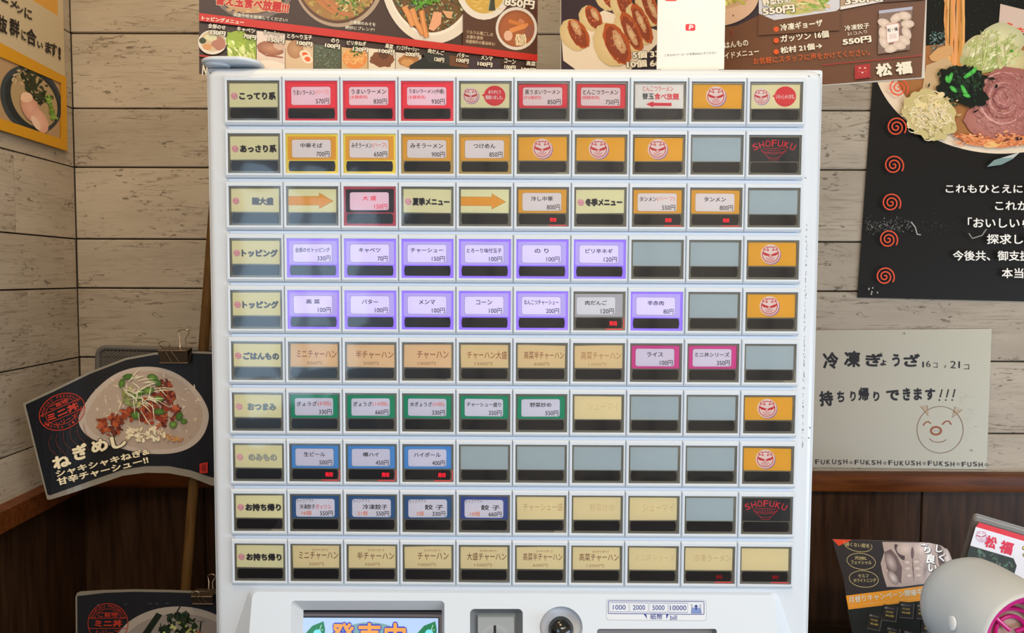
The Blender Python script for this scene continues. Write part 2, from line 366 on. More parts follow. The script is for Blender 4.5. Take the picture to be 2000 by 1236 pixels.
# dado rails and dark wainscot boards
bm = bmesh.new(); box(bm, XC, XR, YW - .022, YW + .002, zt_bot, zt_top, bev=.003); tag(bm_obj('trim_1', bm, WT, None, (0, YW, zt_top), smooth=True), kind='structure')
bm = bmesh.new(); lbox(bm, YW, -.855, zt_bot, zt_top, -.002, .022); bmesh.ops.recalc_face_normals(bm, faces=bm.faces); tag(bm_obj('trim_2', bm, WT, None, lw(0, zt_top)), kind='structure')
xs_ = [XC, -.46, -.30, -.12, .05, .22, .40, at(1797, 1000, YW).x, .84, 1.03, 1.24, 1.45, 1.66, 1.87, XR]
for x0, x1 in zip(xs_, xs_[1:]): box_obj('board', (x0 + .001, x1 - .001, YW - .004 + R_.uniform(-.001, .001), YW + .004, .0, zt_bot + .004), WD, wb, bev=.0015, seg=1, smooth=False)
yj = [YW, hit(67, 1100, PL0, NL).y] ; yj += [yj[1] - .15 * k for k in range(1, 18) if yj[1] - .15 * k > YF] + [YF]
for ya, yb in zip(yj, yj[1:]):
    bm = bmesh.new(); lbox(bm, ya - .001, yb + .001, .0, zt_bot + .004, -.006, .004); bmesh.ops.recalc_face_normals(bm, faces=bm.faces); bm_obj('board', bm, WD, wl, lw((ya + yb) / 2, .4))
# housings for the ceiling lamp and the added fill lights
for nm, loc, _, sx, sy, *_r in LIGHTS[2:]:
    x, y, z = loc; bm = bmesh.new(); box(bm, x - sx / 2 - .02, x + sx / 2 + .02, y - sy / 2 - .02, y + sy / 2 + .02, z + .005, CEIL, bev=.004)
    pos = {'ceiling_lamp': 'square white ceiling lamp in front of the ticket machine', 'fill_light_corner': 'small square housing of an added fill light over the left wall corner', 'fill_light_side': 'small square housing of an added fill light near the right side window', 'fill_light_front': 'long housing of an added fill light near the front wall'}[nm]
    tag(bm_obj('ceiling_lamp', bm, PLW, None, (x, y, CEIL)), pos, 'lamp')

# ------------------------------------------------------------------ ticket machine
MX0, MX1 = at(403, 190, .014).x, at(1607.3, 200, .014).x
MT = GZ + .2313 + .0165
machine = empty('ticket_machine', (.0255, .16, 0), 'tall white meal ticket machine with ten rows of illuminated menu buttons', 'ticket machine')
def mo(o): return o
o = box_obj('cabinet', (MX0, MX1, .014, .335, .06, MT), STEELW, machine, bev=.004)
for x in (MX0 + .05, MX1 - .05):
    for y in (.05, .29):
        bm = bmesh.new(); loft(bm, [[(x + .018 * math.cos(t * PI / 8), y + .018 * math.sin(t * PI / 8), z) for t in range(16)] for z in (0, .06)], True, True); bm_obj('foot', bm, DARK, machine, (x, y, .03))
o = box_obj('door_seal', (MX0 + .0055, MX1 - .0055, .010, .0145, .08, MT - .006), DARK, machine, smooth=False)
zc = at(1000, 1158, .0).z; CS = .30
cx0, cx1 = at(494, 1157, 0).x, at(1512, 1160, 0).x; zb = zc - .36
DX0, DX1 = at(406.8, 190, .009).x, at(1603.3, 200, .009).x
def dl(ins, y): return [Vector((x, y, z)) for x, z in rrect(DX0 + ins, .075 + ins, DX1 - ins, MT - .0035 - ins, .0105 - ins, 6)]
bm = bmesh.new(); RB_ = .0075
prof = [(0, .0115), (0, .011)] + [(RB_ * (1 - math.cos(PI / 2 * k / 6)), .0035 + RB_ * (1 - math.sin(PI / 2 * k / 6))) for k in range(7)]
rs = loft(bm, [dl(a, y) for a, y in prof])
hole = [Vector((x, .0035, z)) for x, z in rrect(cx0 + .0005, zb + .0005, cx1 - .0005, zc - .0005, .006, 5)]; hv = [bm.verts.new(q) for q in hole]; hb = [bm.verts.new(q + Vector((0, .008, 0))) for q in hole]
fl_ = rs[-1] + hv
for t in tessellate_polygon([[Vector((v.co.x, v.co.z, 0)) for v in rs[-1]], [Vector((v.co.x, v.co.z, 0)) for v in hv]]):
    try: bm.faces.new([fl_[q] for q in t])
    except ValueError: pass
for k in range(len(hv)): bm.faces.new((hv[k], hv[(k + 1) % len(hv)], hb[(k + 1) % len(hv)], hb[k]))
bmesh.ops.recalc_face_normals(bm, faces=bm.faces)
door = bm_obj('front_door', bm, STEELW, machine, (.0255, .007, .8), smooth=True)
U0, UV = -4.5 * .057, .05139          # window left edge of the first column, row pitch
WWD, WHT = .0516, .0386               # window size
HX0, HX1, HT, HB = -.0030, .0539, -.0044, .0427   # housing outline about the window's top left corner
# --- shared button meshes, local origin = window's top left corner, x right, z up (negative down)
def ring_mesh(bm, outer, inner):
    a = [bm.verts.new(p) for p in outer]; b = [bm.verts.new(p) for p in inner]; n = len(a)
    for k in range(n): bm.faces.new((a[k], a[(k + 1) % n], b[(k + 1) % n], b[k]))
    return a, b
def L4(x0, x1, z0, z1, y): return [(x0, y, z0), (x1, y, z0), (x1, y, z1), (x0, y, z1)]
bm = bmesh.new()
loops = [L4(HX0, HX1, -HB - .0006, -HT + .0006, .0038), L4(HX0 + .0002, HX1 - .0002, -HB, -HT, .0006), L4(HX0 + .001, HX1 - .001, -HB + .0022, -HT - .0012, -.0010),
         L4(-.0006, WWD + .0006, -WHT - .0004, .0004, -.0010), L4(0, WWD, -WHT, 0, -.0005), L4(0, WWD, -WHT, 0, .0024)]
loft(bm, loops); bm.normal_update()
me_h = bpy.data.meshes.new('button_housing'); bmesh.ops.recalc_face_normals(bm, faces=bm.faces)
for f in bm.faces:
    pass
bm.to_mesh(me_h); bm.free(); me_h.materials.append(PLW)
def bezel_mesh(name, m):
    bm = bmesh.new()
    vs = [bm.verts.new(p) for p in L4(0, WWD, -WHT, 0, .0019)]; bm.faces.new(vs)                                   # back plate
    loft(bm, [L4(0, WWD, -WHT, 0, .0009), L4(.0016, WWD - .0019, -WHT + .0022, -.0019, .0008), L4(.0018, WWD - .0021, -WHT + .0024, -.0021, .0017)])
    box(bm, .0017, WWD - .002, .0009, .0018, -.0262, -.0255)                                                    # rib between card and strip
    box(bm, WWD - .0013, WWD - .0006, .0004, .0011, -.0215, -.0115)                                             # latch tab
    bmesh.ops.recalc_face_normals(bm, faces=bm.faces)
    me = bpy.data.meshes.new(name); bm.to_mesh(me); bm.free(); me.materials.append(m); return me
BZ = {'grey': mat('smoked_acrylic', (128, 124, 112), .25, spec=.6), 'red': mat('acrylic_lit_red', (150, 40, 50), .3, emit=(225, 60, 75), es=.45),
      'purple': mat('acrylic_lit_purple', (120, 100, 190), .3, emit=(140, 105, 255), es=.75), 'yellow': mat('acrylic_lit_yellow', (170, 150, 60), .3, emit=(235, 205, 70), es=.42),
      'amber': mat('acrylic_lit_amber', (165, 140, 90), .3, emit=(200, 160, 70), es=.22), 'pink': mat('acrylic_lit_rose', (150, 60, 70), .3, emit=(200, 80, 95), es=.30)}
BZM = {k: bezel_mesh('bezel_' + k, m) for k, m in BZ.items()}
bm = bmesh.new()
sp = []
for cx, sg in ((WWD - .0040, 1), (.0036, -1)):
    for k in range(7):
        a = math.radians(-62 + 124 * k / 6) * sg
        sp.append((cx + sg * (.0010 * (math.cos(a) - .47) / .53), -.0314 + .0050 * math.sin(a) / math.sin(math.radians(62)) * 1.0))
n = len(sp)
loft(bm, [[(x, .0018, z) for x, z in sp], [(x, .0008, z) for x, z in sp]], True); bmesh.ops.recalc_face_normals(bm, faces=bm.faces)
me_s = bpy.data.meshes.new('status_strip'); bm.to_mesh(me_s); bm.free(); me_s.materials.append(mat('black_display', (34, 33, 36), .25, spec=.5))
# clear cover: slightly domed sheet
m = bpy.data.materials.new('clear_cover'); m.use_nodes = True; nt = m.node_tree; nt.nodes.clear(); N = nt.nodes.new
out = N('ShaderNodeOutputMaterial'); mx = N('ShaderNodeMixShader'); tr = N('ShaderNodeBsdfTransparent'); gl = N('ShaderNodeBsdfGlossy'); fr = N('ShaderNodeFresnel')
gl.inputs['Roughness'].default_value = .07; fr.inputs['IOR'].default_value = 1.38; tr.inputs['Color'].default_value = (.98, .98, .98, 1)
nt.links.new(fr.outputs[0], mx.inputs[0]); nt.links.new(tr.outputs[0], mx.inputs[1]); nt.links.new(gl.outputs[0], mx.inputs[2]); nt.links.new(mx.outputs[0], out.inputs[0])
bm = bmesh.new(); G = [[bm.verts.new((WWD * i / 10, -.0004 * (1 - (2 * i / 10 - 1) ** 2) * (1 - (2 * j / 6 - 1) ** 4) + .0004, -WHT * j / 6)) for i in range(11)] for j in range(7)]
for j in range(6):
    for i in range(10): f = bm.faces.new((G[j][i], G[j + 1][i], G[j + 1][i + 1], G[j][i + 1])); f.smooth = True
me_c = bpy.data.meshes.new('clear_cover'); bm.to_mesh(me_c); bm.free(); me_c.materials.append(m)
LED = mat('red_led', (120, 10, 20), .4, emit=(255, 30, 50), es=1.6)
LEDD = mat('red_led_dim', (90, 10, 20), .4, emit=(190, 10, 35), es=.55)
GLOWR = mat('red_glow_edge', (170, 60, 60), .4, emit=(255, 60, 60), es=.5)

# --- label cards (millimetre coordinates, 47.5 x 22.9)
CW, CH = 47.6, 23.0
K = (38, 34, 40)
def pig(p, cx, cy, r, c=(185, 40, 45), disc=(235, 215, 210)):
    if disc: p.ell(cx + r * .1, cy + r * .1, r * 1.12, c=(150, 110, 160)); p.ell(cx, cy, r * 1.12, c=disc)
    p.ring(cx, cy + r * .06, r * .92, r * .88, r * .09, c)
    for sg in (-1, 1):
        ear = [(cx + sg * r * .82, cy - r * .62), (cx + sg * r * .45, cy - r * .88), (cx + sg * r * .22, cy - r * .38)]
        p.poly(ear, disc or (230, 215, 190)); p.stroke([ear[0], ear[1], ear[2]], r * .09, c); p.stroke([ear[0], ear[2]], r * .08, c)
        p.poly([(cx + sg * r * .88, cy - r * .25), (cx + sg * r * .08, cy + r * .05), (cx + sg * r * .22, cy + r * .22), (cx + sg * r * .62, cy + r * .16), (cx + sg * r * .85, cy - r * .02)], c)
    p.ell(cx, cy + r * .26, r * .22, r * .17, c=disc or (235, 215, 210)); p.ring(cx, cy + r * .26, r * .22, r * .17, r * .06, c)
    for sg in (-1, 1): p.ell(cx + sg * r * .08, cy + r * .26, r * .04, r * .06, c=c)
    p.stroke([(cx + r * .5 * math.cos(t), cy + r * .32 + r * .28 * math.sin(t)) for t in [PI * k / 10 for k in range(1, 10)]], r * .06, c)
    p.stroke([(cx + r * .5 * math.cos(t), cy + r * .5 + r * .26 * math.sin(t)) for t in [PI * k / 10 for k in range(2, 9)]], r * .05, c)
def base(p, c, rag=.3):
    r = p.r; q = lambda: r.uniform(-rag, rag)
    p.poly([(q() * .6, q()), (CW + q() * .4, q()), (CW + q() * .4, CH + q() * .4), (q() * .6, CH + q() * .4)], c)
PX0, PX1, PY0, PY1 = 4.0, 42.6, 3.2, 20.8
def price_panel(p, frame, white=(236, 226, 226), dx=0, dy=0):
    base(p, frame)
    p.rr(PX0 + dx - .35, PY0 + dy - .35, PX1 + dx + .35, PY1 + dy + .35, 2.2, tuple(int(v * .75) for v in frame)); p.rr(PX0 + dx, PY0 + dy, PX1 + dx, PY1 + dy, 2.0, white)
def wid(s): return sum(.55 if ord(ch) < 128 else 1 for ch in s)
def card_price(p, name, price, frame, white=(236, 226, 226), red=None, sub=None, tc=K, dx=0, dy=0, spaced=1.0, note=None):
    price_panel(p, frame, white, dx, dy)
    full = name + (red or ''); W = min(34.5, wid(full) * 5.4 * spaced); x0 = 23.3 + dx - W / 2; h = 4.6
    if wid(full) > 9: h = 4.9
    yb = 11.2 + dy if not sub else 10.0 + dy
    if red:
        wn = W * wid(name) / wid(full); p.text(name, x0, yb - h, x0 + wn - .4, yb, tc, .022); p.text(red, x0 + wn + .1, yb - h, x0 + W, yb + .2, (225, 95, 70), .006)
    else: p.text(name, x0, yb - h, x0 + W, yb, tc, .022)
    if sub: p.text(sub, PX0 + dx + .8, 11.2 + dy, PX0 + dx + 18.2, 15.2 + dy, (220, 45, 60), .012)
    wp = len(price) * 2.95 + 4.2; p.text(price + '円', PX1 + dx - 1.4 - wp, 14.6 + dy, PX1 + dx - 1.4, 19.9 + dy, tc, .012)
def card_head(p, t, shade=K):
    base(p, (222, 216, 172)); c = (200, 95, 110) if shade[0] < 100 else (225, 150, 165)
    pig(p, 4.6, 12.2, 2.9, c, (236, 190, 195)); W = min(36.5, wid(t) * 7.2)
    x1 = 45.6 if wid(t) > 4 else 42
    for d in (.4,): p.text(t, x1 - W + d, 8.4 + d, x1 + d, 15.9 + d, (130, 125, 110), .05)
    p.text(t, x1 - W, 8.4, x1, 15.9, shade, .045)
def card_orange(p, dx=0): base(p, (222, 164, 52), .7); pig(p, 22.3 + dx, 11.2, 8.6)
def card_arrow(p):
    base(p, (222, 219, 175)); p.poly([(0, 7.2), (30.5, 7.2), (30.5, 3.8), (44.8, 12.1), (30.5, 19.6), (30.5, 16.2), (0, 16.2)], (170, 120, 60)); p.poly([(0, 7.5), (30.9, 7.5), (30.9, 4.6), (44.1, 12.1), (30.9, 18.9), (30.9, 15.9), (0, 15.9)], (226, 158, 60))
def card_speech(p, lines):
    base(p, (228, 220, 172)); pig(p, 9.6, 11.2, 7.0); p.ell(33.2, 11.4, 10.6, 9.8, c=(205, 55, 62)); p.poly([(20.3, 11.0), (24.5, 8.6), (25, 13.4)], (205, 55, 62))
    if len(lines) == 1: p.text(lines[0], 24.3, 9.2, 42.2, 13.8, (245, 225, 220), .03)
    else: p.text(lines[0], 27, 5.8, 39.2, 9.6, (245, 225, 220), .03); p.text(lines[1], 24.2, 10.8, 41.4, 15.0, (245, 225, 220), .03)
def card_kaedama(p):
    base(p, (232, 226, 218)); p.text('とんこつラーメン', 7.5, 1.6, 37.5, 6.6, (205, 60, 70), .012)
    p.text('替玉', 7.2, 8.4, 18.6, 14.6, (60, 60, 60), .03); p.text('食べ放題', 19.0, 8.4, 43.2, 14.8, (205, 55, 65), .03)
    p.poly([(10.8, 19.2), (18.2, 16.3), (18.2, 17.8), (36, 17.8), (36, 20.8), (18.2, 20.8), (18.2, 22.2)], (205, 60, 70))
def card_black(p):
    base(p, (44, 44, 46), .2); c = (205, 45, 60); t = 'SHOFUKU'
    for i, ch in enumerate(t):
        u = (i - 3) / 3; p.char(ch, 23.4 + u * 18.4, 5.2 + 3.6 * u * u, 5.0, 6.4, c, .012, rot=u * 24)
    p.ring(23.2, 12.3, 12.4, 1.9, .35, c); p.stroke([(11, 12.4), (13, 14.3), (18.3, 19.2), (19.2, 21.6), (27.4, 21.6), (28.2, 19.2), (33.6, 14.3), (35.6, 12.4)], .38, c)
    p.stroke([(18.3, 19.2), (23.2, 19.7), (28.2, 19.2)], .35, c); p.stroke([(14, 14.6), (23.2, 16.0), (32.6, 14.6)], .35, c)
    for k in range(7): p.ell(17.5 + k * 1.9, 12.3, .45, c=c, n=8)
def card_rice(p, name, price, top=None, a=1.0, bgc=(226, 200, 152), tc=(140, 78, 52)):
    base(p, bgc, .6); f = lambda c: tuple(int(b + (v - b) * a) for v, b in zip(c, bgc))
    W = min(40, wid(name) * 6.3); x1 = min(46.4, 26 + W / 2 + 3)
    if name: p.text(name, x1 - W, 6.4, x1, 14.2, f(tc), .002 if a < .6 else .008)
    if price: p.text('　'.join([price]) + '円', 16.5 if len(price) < 4 else 14.0, 17.4, 31.5, 20.8, f((150, 110, 80)), -.008)
    if top: p.text(top, 20, 3.2, 36, 5.6, f((150, 90, 70)), -.005)
def card_take(p, name, price, count, red=None, frame=(52, 88, 132)):
    base(p, frame); p.rr(PX0, PY0, PX1 + .6, PY1 + .8, 2.4, (224, 220, 232))
    p.text('テイクアウト', PX0 + .6, PY0 + .6, PX0 + 18, PY0 + 4.2, (50, 50, 60), .0, slope=-.06)
    h0, h1 = 8.8, 13.8
    if red: p.text(name, 7.6, h0, 23.4, h1, K, .02); p.text(red, 24.0, h0, 39.8, h1, (200, 60, 70), .015)
    else:
        W = 25 if len(name) > 3 else 19; p.text(name, 39.6 - W, h0 - .3, 39.6, h1, K, .022)
    p.text(count, 9.6 if len(count) > 2 else 12.4, 15.4, 19.4, 20.0, (225, 120, 70), .015); wp = len(price) * 2.95 + 4.2; p.text(price + '円', PX1 - 1.2 - wp, 15.4, PX1 - 1.2, 20.6, K, .014)
RED, ORG, PUR, GRY, MAG, GRN, BLU = (218, 60, 72), (226, 164, 62), (158, 145, 196), (172, 170, 176), (205, 68, 138), (30, 138, 102), (78, 140, 205)
PW = (222, 212, 250)
S = 'price'
ROWS = [
 [('head', 'こってり系'), (S, 'うまいラーメン', '570', RED, dict(red='(ハーフ)', white=(240, 205, 215)), 'red'), (S, 'うまいラーメン', '830', RED, dict(sub='(太麺使用)', white=(240, 210, 216)), 'red'), (S, 'うまいラーメン(中盛)', '930', RED, dict(sub='(太麺使用)', white=(240, 205, 215)), 'red'),
  ('speech', ['ありがとう', '御座いました。']), (S, '黒うまいラーメン', '850', RED, dict(sub='(中太麺使用)', white=(242, 220, 218))), (S, 'とんこつラーメン', '750', RED, dict(sub='(細麺使用)', white=(242, 220, 218))), ('kae',), ('orange', 0), ('speech', ['いらっしゃいませ。'])],
 [('head', 'あっさり系'), (S, '中華そば', '700', ORG, {}, 'yellow'), (S, 'みそラーメン', '650', ORG, dict(red='(ハーフ)'), 'yellow'), (S, 'みそラーメン', '900', ORG, {}, 'amber'), (S, 'つけめん', '850', ORG, {}, 'amber'), ('orange', 1), ('orange', -.6), ('orange', .6), None, ('black',)],
 [('head', '麺大盛', (90, 90, 100)), ('arrow',), (S, '大 盛', '150', (48, 46, 50), dict(tc=(220, 50, 80), white=(240, 205, 220)), 'pink'), ('head', '夏季メニュー'), ('arrow',), (S, '冷し中華', '800', ORG, {}, None, 1), ('head', '冬季メニュー'), (S, 'タンメン', '550', ORG, dict(red='(ハーフ)'), None, 1), (S, 'タンメン', '800', ORG, {}, None, 1), None],
 [('head', 'トッピング', (80, 84, 100)), (S, '全部のせトッピング', '330', PUR, dict(white=PW), 'purple'), (S, 'キャベツ', '70', PUR, dict(white=PW), 'purple'), (S, 'チャーシュー', '150', PUR, dict(white=PW), 'purple'), (S, 'とろーり味付玉子', '100', PUR, dict(white=PW), 'purple'), (S, 'の り', '100', PUR, dict(white=PW), 'purple'), (S, 'ピリ辛ネギ', '120', PUR, dict(white=PW), 'purple'), None, None, ('orange', 0)],
 [('head', 'トッピング', (80, 90, 104)), (S, '高 菜', '100', PUR, dict(white=PW), 'purple'), (S, 'バター', '100', PUR, dict(white=PW), 'purple'), (S, 'メンマ', '100', PUR, dict(white=PW), 'purple'), (S, 'コーン', '100', PUR, dict(white=PW), 'purple'), (S, 'なんこつチャーシュー', '200', PUR, dict(white=PW), 'purple'), (S, '肉だんご', '120', GRY, dict(white=(222, 220, 226), dx=-2.5), None, 2), (S, '辛赤肉', '80', PUR, dict(white=PW), 'purple'), None, ('orange', 0)],
 [('head', 'ごはんもの', (90, 100, 114)), ('rice', 'ミニチャーハン', '300'), ('rice', '半チャーハン', '500'), ('rice', 'チャーハン', '1000'), ('rice', 'チャーハン大盛', '1500'), ('rice', '高菜半チャーハン', '600'), ('rice', '高菜チャーハン', '1200', None, .6), (S, 'ライス', '100', MAG, dict(white=(226, 218, 236))), (S, 'ミニ丼シリーズ', '350', MAG, dict(white=(226, 218, 236))), None],
 [('head', 'おつまみ', (110, 130, 136)), (S, 'ぎょうざ', '330', GRN, dict(red='(5個)', white=(224, 220, 238))), (S, 'ぎょうざ', '660', GRN, dict(red='(10個)', white=(224, 220, 238))), (S, '水ぎょうざ', '330', GRN, dict(red='(5個)', white=(224, 220, 238))), (S, 'チャーシュー盛り', '350', GRN, dict(white=(228, 224, 240))), (S, '野菜炒め', '550', GRN, dict(white=(228, 224, 240))), ('rice', 'シューマイ', '', None, .15), None, None, ('orange', 0)],
 [('head', 'のみもの', (158, 160, 158)), (S, '生ビール', '500', BLU, dict(white=(222, 218, 236)), None, 2), (S, '樽ハイ', '450', BLU, dict(white=(222, 218, 236)), None, 2), (S, 'ハイボール', '400', BLU, dict(white=(222, 218, 236)), None, 2), None, None, None, None, None, ('orange', -.6)],
 [('head', 'お持ち帰り'), ('take', '冷凍餃子', '550', '16個', 'ガッツン'), ('take', '冷凍餃子', '550', '21個'), ('take', '餃 子', '330', '5個'), ('take', '餃 子', '660', '10個', None, (58, 76, 140)), ('rice', 'チャーシュー盛', '', None, .4), ('rice', '野菜炒め', '', None, .18), ('rice', 'シューマイ', '', None, .22), None, ('black',)],
 [('head', 'お持ち帰り'), ('rice', 'ミニチャーハン', '300', '【お持ち帰り】'), ('rice', '半チャーハン', '500', '【お持ち帰り】'), ('rice', 'チャーハン', '1000', '【お持ち帰り】', .9), ('rice', '大盛チャーハン', '1500', '【お持ち帰り】'), ('rice', '高菜半チャーハン', '600', '【お持ち帰り】', .9), ('rice', '高菜チャーハン', '1200', '【お持ち帰り】', .9), ('rice', 'ミニ丼シリーズ', '', None, .15), ('rice', '冷凍ラーメン', '', None, .22, None, 3), ('rice', '', '', None, .1, None, 3)],
]
CGAIN = 1.35
HEADNAMES = ['rich broth', 'light broth', 'large noodle', 'topping', 'second topping', 'rice', 'snack', 'drink', 'takeaway', 'lower takeaway']
KINDN = {'head': 'cream heading card', 'orange': 'orange card with a round pig face emblem', 'arrow': 'cream card with an orange arrow', 'speech': 'cream card with pig emblem and red speech bubble', 'kae': 'white card with a red arrow', 'black': 'black card with red bowl drawing'}
for r in range(10):
    for c in range(10):
        d = ROWS[r][c]; loc = Vector((U0 + .057 * c, 0, GZ + 4.5 * UV - UV * r))
        b = bpy.data.objects.new('push_button', me_h); link(b, machine); b.location = loc - machine.location
        lit = None; sold = 0
        if d and d[0] == S: lit = d[5] if len(d) > 5 else None; sold = d[6] if len(d) > 6 else 0
        if d and d[0] == 'rice' and len(d) > 6: sold = d[6]
        o = bpy.data.objects.new('bezel', BZM[lit or 'grey']); link(o, b)
        o = bpy.data.objects.new('status_strip', me_s); link(o, b)
        p = Print(CGAIN, 5e-6, r * 10 + c + 3); cm = CARD
        if d is None:
            p.poly([(-.3, -.6), (CW + .2, -.6), (CW + .2, CH + .8), (-.3, CH + .8)], (160, 173, 178)); nm = 'blank_panel'
        else:
            nm = 'label_card'; k = d[0]
            if k == 'head': card_head(p, d[1], d[2] if len(d) > 2 else K)
            elif k == 'orange': card_orange(p, d[1])
            elif k == 'arrow': card_arrow(p)
            elif k == 'speech': card_speech(p, d[1])
            elif k == 'kae': card_kaedama(p)
            elif k == 'black': card_black(p)
            elif k == 'rice':
                kw = {}
                if len(d) > 4 and d[4]: kw['a'] = d[4]
                if r >= 8 or (len(d) > 4 and d[4] and d[4] < .3): kw['bgc'] = (216, 200, 156)
                if r == 9: kw['tc'] = (112, 62, 48)
                if r == 5 and c < 4: kw['bgc'] = (226, 192, 150)
                card_rice(p, d[1], d[2], d[3] if len(d) > 3 else None, **kw)
            elif k == 'take': card_take(p, d[1], d[2], d[3], d[4] if len(d) > 4 else None, d[5] if len(d) > 5 else (52, 88, 132))
            else: card_price(p, d[1], d[2], d[3], **d[4])
            if lit == 'purple': cm = printmat('label_backlit', .5, .3, es=.30)
            elif lit in ('red', 'pink'): cm = printmat('label_backlit_soft', .5, .3, es=.12)
        tilt = R_.uniform(-.008, .008); org = loc
        card = p.build(nm, lambda x, y: loc + Vector((.0018 + x * .001 + .0, .0014, -.0022 - y * .001 - (x - 23) * .001 * tilt)), Vector((0, -1, 0)), cm, b, loc)
        if d: card['label'] = ('price card reading ' + d[1].replace(' ', '') + ' ' + d[2] + '円').strip() if d[0] in (S, 'take') else ('beige rice dish card, print faded' if d[0] == 'rice' else KINDN[d[0]])
        o = bpy.data.objects.new('clear_cover', me_c); link(o, b); o.rotation_euler = (R_.uniform(-.012, .012), 0, R_.uniform(-.02, .02)); o.location = (0, -.0004, 0)
        if sold:
            v, f, a0, a1, b0, b1 = glyphs('売切', .02); w_, h_ = (.0075, .0046) if sold == 2 else (.0062, .0040)
            bm = bmesh.new(); x0 = WWD - .0185 + (.003 if sold == 2 else 0); z0 = -.0338
            vv = [bm.verts.new((x0 + (q[0] - a0) / (a1 - a0) * w_, .0007, z0 + (q[1] - b0) / (b1 - b0) * h_)) for q in v]
            for q in f:
                try: bm.faces.new([vv[i] for i in q])
                except ValueError: pass
            me = bpy.data.meshes.new('sold_out_sign'); bm.to_mesh(me); bm.free(); me.materials.append(LEDD if sold == 3 else LED); o = link(bpy.data.objects.new('sold_out_sign', me), b); o['label'] = 'red lit sold out characters'
            bm = bmesh.new(); box(bm, .032, WWD - .0022, .0006, .0010, -WHT + .0008, -WHT + .0017)
            if sold == 2: box(bm, WWD - .0016, WWD - .0008, .0006, .0010, -WHT + .002, -WHT + .012)
            me = bpy.data.meshes.new('light_edge'); bm.to_mesh(me); bm.free(); me.materials.append(GLOWR); link(bpy.data.objects.new('light_edge', me), b)
    # channel strip in the recess under each row
    z1 = GZ + 4.5 * UV - UV * r - HB - .0008
    if r < 9: box_obj('channel_strip', (U0 - .0005, U0 + .57 - .0075, .0022, .0036, z1 - .0034, z1), LEDGE, machine, bev=.0004, seg=1)

# --- console below the buttons, sloping outward as it goes down
def cy(z): return -.0010 - (zc - z) * CS
PC0 = Vector((0, -.0010, zc)); NC = Vector((0, -1, CS)).normalized()
def cpt(px, py, d=0.0): q = hit(px, py, PC0, NC); return q + Vector((0, d, 0))
scr = [(x, y) for x, y in rrect(568, 1173, 868, 1420, 8)]
coin = [(x, y) for x, y in rrect(918, 1189, 1021, 1330, 9)]
knobh = circ(1096, 1226, 42, 32)
bill = [(x, y) for x, y in rrect(1166, 1228, 1400, 1300, 5)]
outer = []
for (x, z) in [(a, b) for a, b in rrect(cx0, -zc, cx1, -zb, .006, 5)]: outer.append(Vector((x, cy(-z), -z)) if False else (x, -z))
OUT3 = [Vector((x, cy(z), z)) for x, z in outer]
H3 = [[cpt(x, y) for x, y in h] for h in (scr, coin, knobh, bill)]
ALL = [OUT3] + H3
flat = [p for l in ALL for p in l]
tr_ = tessellate_polygon([[Vector((p.x, p.z, 0)) for p in l] for l in ALL])
bm = bmesh.new(); vv = [bm.verts.new(p) for p in flat]
for t in tr_:
    try: bm.faces.new([vv[i] for i in t])
    except ValueError: pass
# flared flanks back to the door
base_l = []
for p in OUT3:
    pr = -p.y + .0035; fl = pr * 1.15; x = p.x + (fl if p.x > .0255 else -fl) ; base_l.append(Vector((x, .0040, p.z + (.0012 if p.z > zc - .01 else 0))))
bb = [bm.verts.new(p) for p in base_l]; n = len(OUT3)
for k in range(n): bm.faces.new((vv[k], vv[(k + 1) % n], bb[(k + 1) % n], bb[k]))
bmesh.ops.recalc_face_normals(bm, faces=bm.faces)
console = bm_obj('console', bm, PLW, machine, (.0255, 0, zc))
# screen well
def inset(loop, px, py, k, d): return [cpt(px + (x - px) * k, py + (y - py) * k, d) for x, y in loop]
sb = rrect(586, 1199, 862, 1400, 1.5)
bm = bmesh.new()
# match point counts: both are rrect with same segments
sb = rrect(587, 1200, 861, 1396, 1.5, 5)
loft(bm, [H3[0], [cpt(x, y, .010) for x, y in sb]]); bmesh.ops.recalc_face_normals(bm, faces=bm.faces)
tag(bm_obj('screen_recess', bm, mat('grey_recess', (190, 194, 200), .5), machine, H3[0][0]), 'grey sloping recess around the display')
PS0 = PC0 + Vector((0, .010, 0)); fs = lambda x, y: hit(x, y, PS0, NC)
p = Print(1.0, 6e-6, 5); p.poly([(580, 1194), (866, 1194), (866, 1400), (580, 1400)], (30, 28, 34)); p.poly([(584, 1198), (863, 1200), (863, 1400), (584, 1400)], (95, 85, 88)); p.poly([(588, 1203), (858, 1205), (858, 1400), (588, 1400)], (18, 18, 30))
so = p.build('screen_frame', fs, NC, printmat('screen_frame_print', .4), machine)
p = Print(.55, 6e-6, 6); p.l = 2e-4
p.poly([(590, 1206), (856, 1207), (856, 1396), (588, 1396)], (178, 205, 250))
p.ell(722, 1245, 62, 30, c=(120, 160, 165), n=40)
for bx in (598, 816):
    p.poly([(bx + 34, 1213), (bx + 12, 1222), (bx - 4, 1240), (bx - 4, 1262), (bx + 18, 1268), (bx + 36, 1246), (bx + 37, 1228)], (10, 120, 72)); p.stroke([(bx + 30, 1220), (bx + 26, 1230), (bx + 33, 1230)], 1.2, (200, 240, 220)); p.ell(bx + 22, 1237, 8, c=(120, 225, 240))
for off, cc in ((.085, (40, 50, 190)), (.03, (236, 158, 62))):
    for ch, x0, x1 in (('発', 647, 693), ('売', 699, 744), ('中', 751, 793)):
        p.char(ch, (x0 + x1) / 2, 1243, (x1 - x0) + (4 if off > .05 else 0), 54 + (5 if off > .05 else 0), cc, off)
p.build('display', fs, NC, printmat('screen_light', .3, .5, es=.85), machine, label='lit display with orange characters')
